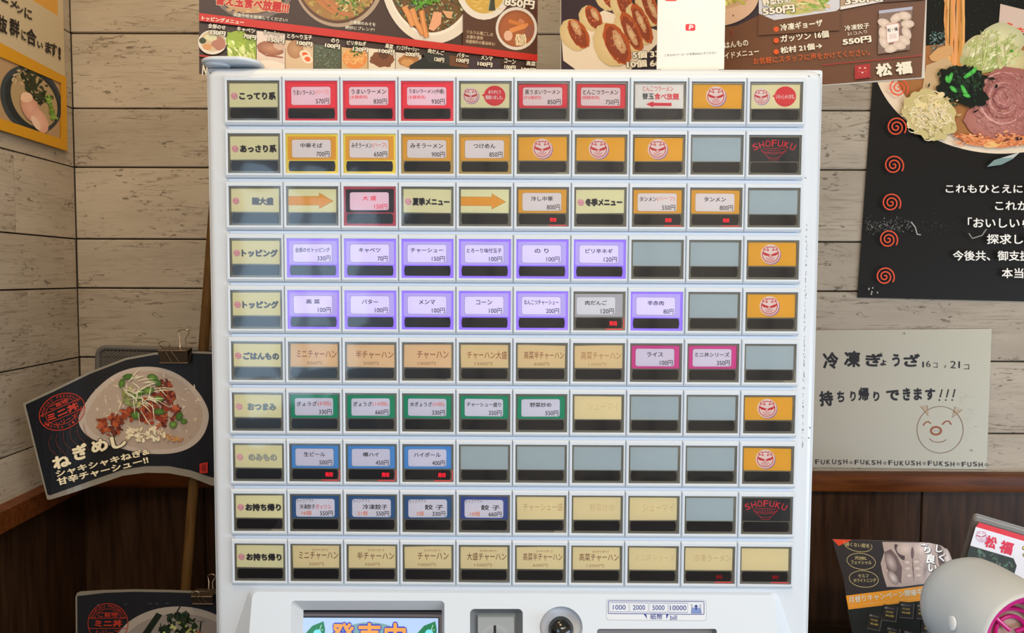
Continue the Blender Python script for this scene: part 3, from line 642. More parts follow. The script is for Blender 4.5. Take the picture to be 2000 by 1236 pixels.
# coin slot
bm = bmesh.new(); c1 = rrect(923, 1194, 1016, 1326, 8); c2 = rrect(931, 1204, 1007, 1320, 3)
loft(bm, [H3[1], [cpt(x, y, .003) for x, y in c1], [cpt(x, y, .008) for x, y in c2]], True); bmesh.ops.recalc_face_normals(bm, faces=bm.faces)
bm_obj('coin_recess', bm, mat('dark_grey_plastic', (104, 108, 112), .4), machine, H3[1][0])
bm = bmesh.new(); c3 = rrect(933, 1209, 1004, 1318, 2)
loft(bm, [[cpt(x, y, .0078) for x, y in rrect(931, 1207, 1006, 1320, 3)], [cpt(x, y, .004) for x, y in c3]], True); bmesh.ops.recalc_face_normals(bm, faces=bm.faces)
cbk = bm_obj('coin_plate', bm, mat('mid_grey_plastic', (148, 154, 158), .35), machine, cpt(968, 1240))
PP = PC0 + Vector((0, .0039, 0)); p = Print(1, 6e-5, 2); p.l = 5e-5; p.ell(967, 1249, 29, c=(120, 124, 128), c2=(160, 165, 168)); p.rect(964, 1221, 969, 1290, (14, 14, 16)); p.build('coin_slot', lambda x, y: hit(x, y, PP, NC), NC, printmat('slot_print', .4), machine)
# return lever
bm = bmesh.new(); loft(bm, [H3[2], [cpt(1096 + (x - 1096) * .92, 1226 + (y - 1226) * .92, .007) for x, y in knobh], [cpt(1096 + (x - 1096) * .6, 1226 + (y - 1226) * .6, .010) for x, y in knobh]], True); bmesh.ops.recalc_face_normals(bm, faces=bm.faces)
bm_obj('lever_cup', bm, mat('white_cup', (205, 210, 220), .35), machine, H3[2][0], smooth=True)
kc = cpt(1095, 1226, -.004); bm = bmesh.new(); bmesh.ops.create_uvsphere(bm, u_segments=24, v_segments=14, radius=.0128, matrix=Matrix.Translation(kc)); tube(bm, [kc + Vector((0, .004, 0)), kc + Vector((0, .018, 0))], .006, 12)
tag(bm_obj('lever_knob', bm, mat('black_knob', (18, 18, 18), .16, spec=.6), machine, kc, smooth=True), 'glossy black coin return knob')
# bill slot
bm = bmesh.new(); loft(bm, [H3[3], [cpt(x, y, .006) for x, y in rrect(1172, 1232, 1394, 1296, 3)]], True); bmesh.ops.recalc_face_normals(bm, faces=bm.faces)
bm_obj('bill_slot', bm, mat('bill_slot_grey', (120, 118, 120), .4), machine, H3[3][0])
# sticker
NV = (44, 62, 140); fc = lambda x, y: hit(x, y, PC0, NC)
p = Print(1.0, 5e-6, 3); p.l = 1e-4
qx = lambda x, y: (x, y + (x - 1185) * .0085)
p.poly([qx(x, y) for x, y in rrect(1184, 1170, 1380, 1211, 5)], (170, 175, 185)); p.poly([qx(x, y) for x, y in rrect(1185, 1171, 1379, 1210, 4.5)], (216, 220, 228))
p.stroke([qx(x, y) for x, y in rrect(1188, 1173, 1375, 1198, 2)], 1.4, NV, closed=True)
for x0, x1, t in ((1191, 1228, '1000'), (1230, 1266, '2000'), (1268, 1304, '5000'), (1306, 1343, '10000')):
    p.stroke([qx(x0, 1176.5), qx(x1, 1176.5), qx(x1, 1194.5), qx(x0, 1194.5)], .9, NV, closed=True); m_ = 2.6 if len(t) == 5 else 6; p.text(t, x0 + m_, 1181 + (x0 - 1185) * .0085, x1 - m_, 1190.5 + (x0 - 1185) * .0085, NV, .012)
p.poly([qx(*q) for q in [(1352, 1185), (1367, 1185), (1370, 1196), (1350, 1196)]], (120, 140, 195)); p.stroke([qx(*q) for q in [(1348, 1179), (1352, 1179), (1350, 1196), (1370, 1196), (1367, 1179), (1370, 1179)]], 1.1, NV); p.poly([qx(*q) for q in [(1359.5, 1178.5), (1364, 1183.5), (1361, 1183.5), (1361, 1189), (1358, 1189), (1358, 1183.5), (1355, 1183.5)]], NV)
p.poly([qx(*q) for q in [(1257, 1198), (1262, 1198), (1264, 1208)]], NV); p.poly([qx(*q) for q in [(1301, 1198), (1306, 1198), (1301.5, 1208)]], NV)
p.text('紙幣', 1270, 1199, 1294, 1209.5, NV, .012); p.text('bill', 1309, 1201, 1322, 1210.5, NV, .008)
p.build('banknote_sticker', fc, NC, CARD, machine, label='white sticker listing 1000 2000 5000 10000 in blue')
# scuffs on the right margin of the door
PD = Vector((0, .0034, 0)); ND = Vector((0, -1, 0)); fd = lambda x, y: hit(x, y, PD, ND)
p = Print(1.0, 2e-6, 9); p.l = 4e-5
for k in range(70):
    t = k / 70; y = 440 + 440 * t + p.r.uniform(-4, 4); x = 1576 - 9 * t + p.r.uniform(-1.2, 1.2); p.ell(x, y, p.r.uniform(.3, .8), p.r.uniform(.8, 3.2), p.r.uniform(-15, 15), (120, 120, 128), n=7, jag=.3)
for x, y in ((1580, 149), (1573, 347), (1582, 835), (1580, 855)): p.ell(x, y, 1.3, c=(110, 105, 110), n=8, jag=.3)
p.build('scuff_marks', fd, ND, PAPER, machine, label='fine grey scuff marks on the right margin')['kind'] = 'stuff'

# --- cap with a lip on the machine's left top corner
YCP = .020
tx0, tx1 = at(399, 118, YCP).x, at(513, 118, YCP).x; zt_, zu_ = at(450, 108.5, -.003).z, at(450, 117.5, -.003).z
cap = empty('cap_plate', ((tx0 + tx1) / 2, YCP, MT), 'rounded white plate on a foot, at the top left corner of the ticket machine', 'plate')
def cap_loop(k, z):
    a, b = (tx1 - tx0) / 2 * k, .023 * k; cx_ = (tx0 + tx1) / 2
    return [(cx_ + x, YCP + y, z) for x, y in rrect(-a, -b, a, b, .020 * k, 7)]
bm = bmesh.new(); hh_ = zt_ - zu_
loft(bm, [cap_loop(.82, zu_ - .0005), cap_loop(.92, zu_), cap_loop(.985, zu_ + hh_ * .2), cap_loop(1, zu_ + hh_ * .5), cap_loop(.985, zu_ + hh_ * .8), cap_loop(.93, zt_)], True, True); bmesh.ops.recalc_face_normals(bm, faces=bm.faces)
bm_obj('plate', bm, PLW, cap, ((tx0 + tx1) / 2, YCP, zt_), smooth=True)
bm = bmesh.new(); fx = at(424, 122, .012).x; loft(bm, [[(fx + r_ * math.cos(2 * PI * k / 24), .0135 + r_ * math.sin(2 * PI * k / 24), h) for k in range(24)] for r_, h in ((.0110, MT), (.0122, MT + .0012), (.0125, (MT + zu_) / 2), (.0120, zu_))], True, True); bmesh.ops.recalc_face_normals(bm, faces=bm.faces)
bm_obj('foot', bm, PLW, cap, (fx, .0135, MT), smooth=True)

# --- payment stand on the machine (code left out)
st = empty('payment_stand', (.165, .03, MT), 'white tabletop payment placard with small red logo, on the ticket machine', 'placard')
Yq = .020; q0, q1 = at(1283, 118, Yq), at(1415, 118, Yq)
bm = bmesh.new(); box(bm, q0.x, q1.x, Yq, Yq + .0028, MT + .0012, MT + .19, bev=.0008); bm_obj('panel', bm, mat('placard_white', (240, 236, 226), .35), st, (.165, Yq, MT), smooth=True)
box_obj('base', (q0.x + .004, q1.x - .006, Yq - .002, Yq + .05, MT - .0002, MT + .0024), mat('placard_base', (222, 216, 205), .4), st, bev=.0008)
p = Print(1.0, 5e-6, 4); p.l = 5e-5
p.rr(1339, 47, 1358, 60, 3, (232, 62, 70)); p.char('P', 1350, 53.5, 8.5, 9.5, (245, 230, 225), .03, 8); p.rr(1299, -30, 1322, 2, 3, (235, 75, 60)); p.line('こちらのバーコードを読み込んでください', (1298, 110.5), (1400, 105), 4.6, (70, 66, 62), 0)
p.build('placard_print', lambda x, y: at(x, y, Yq - .0001), ND, PAPER, st)

# ------------------------------------------------------------------ menu boards standing on the machine
def vplane(pxa, da, pxb, db):
    """vertical plane through the depths da / db seen at columns pxa / pxb of the horizon"""
    A = CAM + ray(pxa, 541) * da; B = CAM + ray(pxb, 541) * db; t = (B - A); t.z = 0; n = Vector((t.y, -t.x, 0)).normalized()
    if n.y > 0: n = -n
    return A, n
def slab(name, pts, P0, N, th, m, parent):
    bm = bmesh.new(); f = [hit(x, y, P0, N) for x, y in pts]; loft(bm, [[q - N * .0003 for q in f], [q - N * th for q in f]], True, True); bmesh.ops.recalc_face_normals(bm, faces=bm.faces)
    return bm_obj(name, bm, m, parent, f[0])
def bowl_food(p, cx, cy, rx, ry, rim, soup, items):
    p.ell(cx, cy, rx, ry, c=rim, n=48); p.ell(cx, cy, rx * .88, ry * .88, c=soup, n=48); items()
BG = .95
PB, NB = vplane(388, .775, 1048, .915)
lb = empty('menu_board', hit(700, 120, PB, NB) * 1.0, 'dark brown noodle menu board with red topping band, behind the upper left of the machine', 'menu board')
LBO = [(388, -420), (1050, -300), (1047, 202), (389, 143)]
slab('backing_sheet', LBO, PB, NB, .003, mat('board_back', (90, 80, 75), .5), lb)
p = Print(BG, 5e-6, 21); CRM = (238, 228, 205)
p.poly(LBO, (70, 48, 39)); p.poly([(903, -80), (1049, -60), (1048, 108), (903, 90)], (86, 50, 33))
# first bowl with red slogan
p.ell(494, -22, 80, 60, c=(120, 105, 95)); p.ell(492, -24, 74, 52, c=(66, 48, 40)); p.ell(492, -12, 62, 38, c=(196, 150, 105)); 
for k in range(26): p.ell(p.r.uniform(440, 550), p.r.uniform(0, 24), 5, 3, 0, p.vary((200, 160, 115), 20), n=8, jag=.3)
p.line('替え玉食べ放題!!!', (420, 9), (563, 27), 22, (190, 32, 26), .05, out=(225, 190, 150), ow=.05)
p.line('満腹中枢を破壊してください!', (455, 32), (561, 43), 7, CRM, .01)
# second bowl
p.ell(662, -45, 90, 98, c=(150, 128, 105), c2=(175, 150, 125), n=56); p.ell(660, -46, 84, 92, c=(96, 62, 40), n=56); p.ell(660, -48, 80, 88, c=(160, 116, 62), n=56)
for k in range(60):
    x, y = p.r.uniform(600, 725), p.r.uniform(-5, 34)
    if ((x - 660) / 78) ** 2 + ((y + 48) / 86) ** 2 < 1: p.ell(x, y, p.r.uniform(3, 8), p.r.uniform(2, 4), p.r.uniform(0, 180), p.vary((175, 140, 75), 30), n=9, jag=.25)
for k in range(5): p.stroke([(610 + k * 6, -8), (632 + k * 8, 12 + k * 2), (655 + k * 9, 28 + k)], 6, p.vary((196, 124, 70), 14))
for k in range(55):
    x, y = p.r.gauss(682, 16), p.r.gauss(6, 11); p.ell(x, y, p.r.uniform(2, 5), p.r.uniform(1, 3), p.r.uniform(0, 180), p.vary(p.r.choice([(96, 128, 50), (120, 150, 70), (205, 190, 130), (60, 96, 40)]), 16), n=8, jag=.3)
p.line('三種類のみそを', (682, 47), (733, 52), 7, CRM, .01); p.line('絶妙にブレンド!', (674, 57), (731, 62), 7, CRM, .01)
# third bowl
p.ell(846, -52, 104, 138, c=(225, 210, 190), n=64); p.ell(843, -56, 90, 126, c=(236, 224, 205), n=60); p.ell(842, -58, 87, 122, c=(112, 76, 40), n=60)
def inb(x, y): return ((x - 842) / 84) ** 2 + ((y + 58) / 118) ** 2 < 1
for k in range(420):
    x, y = p.r.uniform(755, 905), p.r.uniform(-10, 64)
    if inb(x, y): p.ell(x, y, p.r.uniform(1.5, 4.5), p.r.uniform(1, 2.6), p.r.uniform(0, 180), p.vary(p.r.choice([(92, 96, 50), (70, 84, 50), (150, 148, 96), (120, 92, 50), (176, 168, 120), (86, 110, 90)]), 18), n=7, jag=.3)
for pts in ([(788, 14), (797, 30), (806, 52)], [(804, 18), (812, 45), (826, 68)], [(822, 22), (826, 46), (832, 74)]): p.stroke(pts, 11, p.vary((206, 132, 72), 10)); p.stroke(pts, 5, (222, 150, 88))
p.poly([(836, 58), (846, 24), (862, 26), (860, 48), (846, 62)], (226, 160, 120)); p.poly([(862, 22), (884, 24), (880, 38), (872, 36)], (214, 160, 112))
for k in range(40): p.ell(p.r.gauss(830, 14), p.r.gauss(3, 6), 3.4, 2.2, p.r.uniform(0, 180), p.vary((92, 150, 40), 22), n=8, jag=.3)
p.poly([(903, -80), (1049, -60), (1048, 108), (903, 90)], (86, 50, 33))
# dipping noodles
p.ell(944, -22, 54, 62, c=(226, 214, 198)); p.ell(944, -26, 44, 54, c=(206, 164, 74))
for k in range(60):
    x = p.r.uniform(908, 978); y = p.r.uniform(-20, 26)
    if ((x - 944) / 43) ** 2 + ((y + 26) / 52) ** 2 < .95: p.stroke([(x, y), (x + p.r.uniform(3, 9), y + p.r.uniform(-4, 4)), (x + p.r.uniform(8, 14), y + p.r.uniform(-6, 6))], 1.6, p.vary((226, 188, 92), 24), True)
p.poly([(951, 22), (956, -5), (964, -5), (966, 22)], (62, 62, 44)); p.poly([(951, 22), (956, -5), (957.5, -5), (953, 22)], (170, 165, 130))
p.ell(1007, 57, 40.5, 42, c=(222, 210, 196)); p.ell(1007, 57, 35.5, 36, c=(150, 84, 46)); p.ell(1009, 59, 33, 33, c=(168, 92, 50))
for pts, w_, c_ in (([(992, 42), (1012, 48), (1022, 52)], 7, (206, 120, 56)), ([(994, 62), (1012, 56), (1030, 50)], 9, (222, 140, 78)), ([(1012, 40), (1022, 46)], 7, (200, 128, 90))): p.stroke(pts, w_, c_)
p.ell(1032, 63, 9, 14, 20, (150, 92, 74)); p.ell(991, 71, 8.5, 10, 0, (226, 178, 150)); 
for k in range(22): x = p.r.uniform(1006, 1024); p.stroke([(x, 68), (x + p.r.uniform(-5, 5), 78), (x + p.r.uniform(-6, 9), 90)], 1.6, p.vary((228, 204, 164), 18))
p.line('850円', (983, 13), (1041, 20), 17, CRM, .04, out=(70, 45, 35))
p.line('ツルツル喉ごしの', (909, 67), (961, 73), 7.5, (226, 196, 160), .005); p.line('太麺を使用', (909, 76), (941, 79.5), 7, (226, 196, 160), .005); p.line('相盛無料の醤油味も!', (908, 85), (965, 91), 7, (226, 196, 160), .005)
# red band
p.poly([(389, 27), (1048, 108), (1048, 121), (389, 42.5)], (198, 44, 32)); p.line('トッピングメニュー', (394, 41), (476, 50), 8.5, CRM, .03)
p.poly([(389, 108), (430, 113), (430, 116.5), (389, 111.5)], (180, 40, 30)); p.line('N', (394, 148), (404, 149), 20, CRM, .04)
def lab(t, x0, y0, x1, y1, pr, a0, b0, a1, b1): p.line(t, (x0, y0), (x1, y1), 9, CRM, .025, out=(60, 42, 36), ow=.05); p.line(pr, (a0, b0), (a1, b1), 9, CRM, .04, out=(60, 42, 36), ow=.05)
p.ell(415, 84, 28, 24, c=(226, 214, 200)); p.ell(415, 82, 24, 20, c=(206, 180, 140)); p.ell(396, 81, 7, 6, c=(60, 66, 36)); p.ell(405, 93, 9, 6, c=(214, 150, 96)); p.ell(427, 86, 14, 13, 20, (176, 118, 96), jag=.1); p.ell(412, 75, 12, 7, 0, (214, 206, 160), jag=.15)
def panel(x0, y0, x1, y1, c): p.poly([(x0, y0), (x1, y0 + (x1 - x0) * .115), (x1, y1 + 8), (x0, y1)], c)
panel(444, 64, 500, 135, (140, 160, 60)); p.ell(462, 78, 22, 16, -15, (150, 170, 56)); 
for k in range(60): p.ell(p.r.uniform(447, 497), p.r.uniform(84, 128), p.r.uniform(3, 8), p.r.uniform(1.6, 3), p.r.uniform(20, 90), p.vary(p.r.choice([(200, 210, 120), (176, 192, 84), (222, 224, 160)]), 14), n=9, jag=.2)
panel(501, 62, 556, 135, (222, 200, 184)); p.ell(528, 96, 26, 14, 12, (196, 138, 108), c2=(150, 92, 66), jag=.08); p.ell(546, 90, 12, 10, 20, (206, 170, 146), jag=.1); p.stroke([(504, 100), (520, 110), (552, 114)], 3, (150, 84, 60)); p.ell(530, 128, 26, 8, 8, (236, 222, 206))
panel(557, 80, 611, 140, (214, 184, 150)); p.ell(576, 98, 16, 18, 0, (196, 150, 108), c2=(170, 122, 84)); 
for x, y in ((595, 108), (600, 117)): p.ell(x, y, 11, 8, 20, (238, 216, 190)); p.ell(x, y, 6, 4.5, 20, (230, 96, 40))
panel(612, 88, 665, 140, (84, 92, 70))
for k in range(110): p.ell(p.r.uniform(614, 663), p.r.uniform(92, 134), p.r.uniform(1, 3.4), p.r.uniform(.8, 1.6), p.r.uniform(0, 180), p.vary((104, 110, 84), 26), n=6, jag=.3)
panel(666, 94, 717, 140, (206, 170, 120)); p.ell(692, 116, 24, 20, 0, (224, 140, 70))
for k in range(50): p.stroke([(p.r.uniform(668, 710), p.r.uniform(100, 128)), (p.r.uniform(675, 716), p.r.uniform(100, 128))], 1.5, p.vary((236, 170, 100), 24))
for k in range(16): p.ell(p.r.gauss(694, 5), p.r.gauss(104, 6), 3, 1.6, p.r.uniform(0, 180), (70, 110, 40), n=7)
panel(718, 96, 770, 145, (226, 210, 186)); p.ell(745, 118, 24, 16, 0, (122, 72, 42), jag=.12); p.ell(748, 110, 10, 8, 0, (96, 54, 34), jag=.2)
panel(771, 104, 821, 150, (214, 200, 180)); p.ell(797, 121, 20, 13, 0, (176, 116, 62), jag=.1); p.ell(794, 124, 12, 7, 0, (206, 150, 90), jag=.2)
p.poly([(798, 130), (836, 108), (915, 122), (915, 140), (798, 140)], (34, 38, 34)); p.poly([(822, 104), (876, 110), (876, 128), (836, 124)], (48, 50, 46)); p.poly([(876, 110), (912, 116), (912, 135), (876, 130)], (110, 68, 44)); p.poly([(912, 114), (974, 120), (974, 140), (912, 140)], (62, 48, 58))
lab('全部のせ', 406, 57, 440, 61, '330円', 408, 70, 440, 73); lab('キャベツ', 462, 63, 497, 68, '70円', 474, 77, 499, 81); lab('チャーシュー', 514, 70, 552, 74, '150円', 523, 84, 554, 88); lab('とろ〜り玉子', 560, 77, 608, 81, '100円', 578, 90, 608, 94)
lab('のり', 645, 85, 660, 88, '100円', 633, 95, 662, 99); lab('ピリ辛ねぎ', 676, 90, 713, 93, '120円', 687, 102, 717, 105); lab('高菜', 750, 96, 765, 99, '100円', 738, 106, 768, 109); lab('ナンコツチャーシュー', 772, 100, 816, 104, '200円', 789, 112, 816, 115)
lab('肉だんご', 833, 106, 864, 111, '120円', 845, 122, 864, 125); lab('バター', 889, 114, 912, 117, '100円', 888, 124, 912, 127); lab('メンマ', 936, 119, 958, 122, '100円', 929, 131, 958, 134); lab('コーン', 981, 125, 1003, 128, '100円', 981, 137, 1003, 140); lab('高菜', 1024, 130, 1042, 132, '100円', 1014, 142, 1042, 145)
p.build('printed_sheet', lambda x, y: hit(x, y, PB, NB), NB, GLOSSY, lb)

PR, NR = vplane(1095, .91, 1808, .785)
rb = empty('menu_board', hit(1500, 120, PR, NR), 'brown dumpling menu board in a clear sleeve, behind the upper right of the machine', 'menu board')
RBO = [(1095, -300), (1822, -420), (1806, 152.5), (1095, 205)]
slab('sleeve', RBO, PR, NR, .003, mat('sleeve_grey', (205, 196, 184), .35), rb)
p = Print(BG, 5e-6, 22)
p.poly([(1096, -298), (1815, -416), (1808, 0), (1800, 151), (1096, 203)], (108, 70, 46)); p.poly([(1096, -60), (1482, -100), (1482, 30), (1440, 50), (1286, 66), (1286, 140), (1096, 160)], (58, 46, 52))
p.poly([(1096, 62), (1100, 118), (1130, 140), (1230, 138), (1285, 84), (1285, 60), (1180, 20)], (226, 208, 184))
def gyoza(cx, cy, rx, ry, rot, light=None):
    p.ell(cx - rx * .5, cy + 2, rx * 1.5, ry * 1.02, rot, (222, 196, 150), c2=(206, 180, 128), jag=.04); p.ell(cx, cy, rx, ry, rot, (150, 74, 40), c2=(176, 84, 40), jag=.05, n=34)
    p.ell(cx - 1, cy + 2, rx * .8, ry * .84, rot, (134, 66, 48), c2=(140, 64, 34), jag=.08)
    if light: p.ell(cx + light[0], cy + light[1], rx * .42, ry * .55, rot, (214, 184, 140), c2=(190, 140, 100), jag=.12)
    for k in range(14): t = p.r.uniform(0, 2 * PI); q = p.r.uniform(.3, .9); p.ell(cx + rx * q * math.cos(t) * .8, cy + ry * q * math.sin(t) * .8, 2.2, 1.3, p.r.uniform(0, 180), p.vary((186, 100, 60), 24), n=7, jag=.3)
gyoza(1190, -6, 13, 26, -28); gyoza(1160, 34, 14, 26, -28, (2, -6)); gyoza(1222, 10, 14, 34, -24); gyoza(1270, 12, 13, 40, -22, (4, 4)); gyoza(1130, 66, 17, 32, -30, (-4, -12)); gyoza(1254, 46, 14, 42, -24, (-2, -4)); gyoza(1234, 62, 15, 42, -25, (0, 6)); gyoza(1205, 86, 22, 44, -26, (4, -4))
p.line('5個', (1236, 115), (1264, 114), 15, CRM, .04, out=(60, 42, 36)); p.line('330円', (1270, 114), (1320, 110), 15, CRM, .04, out=(60, 42, 36)); p.line('10個', (1225, 134), (1264, 131), 15, CRM, .04, out=(60, 42, 36)); p.line('660円', (1270, 132), (1320, 128), 15, CRM, .04, out=(60, 42, 36))
p.ell(1398, -4, 84, 56, -4, (214, 178, 150), n=50); p.ell(1398, -10, 74, 30, -4, (196, 160, 128), n=44); p.ell(1398, -14, 68, 26, -4, (176, 168, 84), n=40)
for k in range(30): p.ell(p.r.uniform(1412, 1455), p.r.uniform(-14, 8), 5, 3, p.r.uniform(0, 90), p.vary((190, 180, 96), 30), n=8, jag=.3)
p.ell(1432, 31, 1.5, c=(70, 50, 45), n=8)
p.poly([(1482, -100), (1640, -120), (1640, 17), (1632, 22), (1512, 40), (1482, 27)], (208, 206, 214)); p.ell(1560, -18, 70, 48, -8, (190, 184, 110))
for k in range(80): p.stroke([(p.r.uniform(1500, 1615), p.r.uniform(-20, 20)), (p.r.uniform(1505, 1622), p.r.uniform(-18, 22))][:2], p.r.uniform(2, 4.5), p.vary(p.r.choice([(150, 170, 84), (206, 196, 140), (214, 176, 120), (120, 150, 60)]), 16)) if p.r.random() < .6 else p.ell(p.r.uniform(1520, 1612), p.r.uniform(-14, 20), p.r.uniform(5, 11), p.r.uniform(2, 4), p.r.uniform(-30, 30), p.vary((176, 180, 100), 26), n=10, jag=.2)
p.poly([(1482, 27), (1512, 40), (1632, 22), (1640, 17), (1640, 60), (1480, 70)], (108, 70, 46)); p.stroke([(1484, 26), (1512, 38), (1632, 20.5), (1637, 17)], 4, (206, 206, 214))
p.poly([(1641, -110), (1724, -120), (1724, 3), (1641, 20)], (176, 150, 120)); p.poly([(1720, -120), (1806, -130), (1806, 0), (1720, 6)], (92, 62, 46)); p.poly([(1641, 14), (1690, 5), (1724, 0), (1724, 4), (1641, 20)], (226, 220, 214))
OW = (236, 228, 206)
p.line('野菜炒め', (1490, 14), (1545, 7), 14, OW, .035, out=(70, 48, 40)); p.line('550円', (1490, 32), (1553, 25), 16, OW, .045, out=(70, 48, 40)); p.line('350円', (1650, 12), (1718, 3), 16, OW, .045, out=(70, 48, 40))
for y in (58, 80, 102): p.ell(1516, y, 5.2, c=(220, 88, 38))
p.line('冷凍ギョーザ', (1525, 62), (1607, 52), 14, OW, .03); p.line('ガッツン 16個', (1525, 84), (1619, 74), 14, OW, .03); p.line('松村 21個→', (1525, 106), (1606, 96), 13, OW, .03)
p.line('冷凍餃子', (1650, 62), (1698, 56), 11, OW, .02); p.line('21コ入り', (1655, 71), (1693, 66), 7, OW, .0); p.line('550円', (1646, 90), (1702, 83), 13, OW, .045)
p.line('お気軽にスタッフに声をかけてください。', (1472, 127), (1699, 109), 13, (206, 92, 40), .01)
p.line('ごはんもの', (1404, 97), (1462, 90), 13, OW, .02); p.line('サイドメニュー', (1404, 118), (1483, 107), 12, OW, .02); p.line('!', (1428, 71), (1431, 70.7), 12, (150, 50, 36), .02)
p.stroke([(1606, 128), (1800, 109)], 1.4, (176, 44, 46)); p.poly([(1669, 129), (1699, 125), (1700, 152), (1669, 156)], (168, 44, 44)); pig(p, 1684, 140, 10, (196, 70, 64), None)
p.line('松', (1712, 152), (1743, 148), 26, OW, .05); p.line('福', (1750, 148), (1782, 144), 25, OW, .05)
p.poly([(1716, 22), (1782, 14), (1776, 98), (1714, 107)], (128, 104, 92)); p.poly([(1716, 22), (1782, 14), (1781, 20), (1716, 28)], (176, 176, 196))
for x, y, a in ((1726, 46, 20), (1750, 36, -30), (1766, 32, 10), (1772, 48, 0), (1724, 66, 80), (1770, 66, 60), (1765, 80, 30), (1726, 84, 60), (1740, 96, -15), (1756, 90, 10), (1744, 52, 0)): p.ell(x, y, 13, 8, a, (230, 210, 194), c2=(206, 184, 166), n=18)
p.poly([(1730, 49), (1755, 46), (1756, 82), (1731, 86)], (206, 120, 110)); p.poly([(1731, 50), (1754, 47), (1755, 81), (1732, 85)], (236, 228, 220)); p.line('松・福', (1733, 64), (1753, 61), 7, (40, 36, 36), .03)
for y in (70, 73, 76): p.stroke([(1736, y), (1750, y - 1.5)], .7, (206, 120, 110))
p.build('printed_sheet', lambda x, y: hit(x, y, PR, NR), NR, GLOSSY, rb)

# ------------------------------------------------------------------ posters on the walls
WN = Vector((0, -1, 0)); YP = YW - .0035; fw = lambda x, y: at(x, y, YP)
PG = 1.35
bp_ = empty('ramen_poster', fw(1860, 350), 'large black ramen bowl poster with red spirals, right of the machine', 'poster')
BPO = [(1724, -110), (2240, -120), (2240, 594), (1675, 581)]
slab('sheet', BPO, Vector((0, YP, 0)), WN, .0012, mat('poster_back', (60, 58, 56), .5), bp_)
p = Print(PG, 5e-6, 31)
p.poly(BPO, (22, 20, 19))
p.ell(1950, 110, 247, 190, 3, (214, 196, 172), n=90); p.ell(1957, 105, 216, 178, 3, (150, 100, 58), n=80); p.poly([(1724, -108), (2238, -118), (2238, -20), (2120, 60), (1800, 90), (1712, 120)], (20, 22, 20))
for k in range(130): p.ell(p.r.uniform(1816, 1850), p.r.uniform(60, 112), p.r.uniform(1, 3), p.r.uniform(.8, 1.6), p.r.uniform(0, 180), p.vary((90, 112, 110), 40), n=6, jag=.3)
for k in range(60): p.ell(p.r.uniform(1818, 1990), p.r.uniform(0, 60), p.r.uniform(.8, 2), .8, p.r.uniform(0, 180), p.vary((44, 60, 46), 16), n=6)
p.poly([(1953, 8), (2010, 22), (2010, 70), (1950, 46)], (196, 172, 158)); p.char('う', 1970, 54, 16, 18, (206, 62, 36), .03, 12); p.char('ま', 1991, 62, 15, 17, (206, 62, 36), .03, 12)
for k in range(16): x = 1846 + k * 2.4; p.stroke([(x + p.r.uniform(-3, 3), -10), (x + p.r.uniform(-2, 2), 40), (x + p.r.uniform(-3, 3), 85), (1864 + (x - 1864) * .8, 132)], 3.6, p.vary((206, 146, 84), 24))
p.stroke([(1844, 0), (1850, 20), (1846, 60), (1856, 110)], 4, (190, 136, 78)); p.ell(1838, 105, 26, 12, -25, (196, 150, 100), jag=.06)
p.poly([(1808, 128), (1850, 112), (1874, 150), (1830, 178), (1800, 176)], (186, 156, 118))
for cx_, cy_, rx_, ry_, a_, c_ in ((1935, 100, 62, 38, -22, (190, 186, 132)), (1960, 76, 42, 30, 15, (206, 200, 156)), (1925, 118, 44, 24, -10, (170, 176, 104)), (1975, 118, 30, 28, 0, (206, 190, 140)), (1905, 90, 30, 18, -35, (206, 196, 150)), (1945, 96, 34, 5, -30, (160, 170, 100)), (1960, 110, 6, 26, -10, (222, 212, 168)), (1938, 122, 5, 20, 10, (150, 166, 92))): p.ell(cx_, cy_, rx_, ry_, a_, c_, c2=tuple(int(v * .86) for v in c_), jag=.05)
for k in range(160):
    x, y = p.r.uniform(1885, 1990), p.r.uniform(56, 134)
    if ((x - 1940) / 58) ** 2 + ((y - 98) / 38) ** 2 < 1: p.ell(x, y, p.r.uniform(3, 9), p.r.uniform(1, 3), p.r.uniform(-60, -10), p.vary(p.r.choice([(196, 194, 146), (176, 180, 116), (212, 208, 170), (160, 168, 100)]), 10), n=9, jag=.2)
p.ell(1974, 100, 4, 2.4, 0, (70, 130, 40))
for k in range(12): x = p.r.uniform(1885, 1975); p.stroke([(x, 60 + p.r.uniform(0, 20)), (x + p.r.uniform(-10, 4), 95), (x + p.r.uniform(-18, 8), 135)], 1.6, p.vary((176, 182, 120), 24), True)
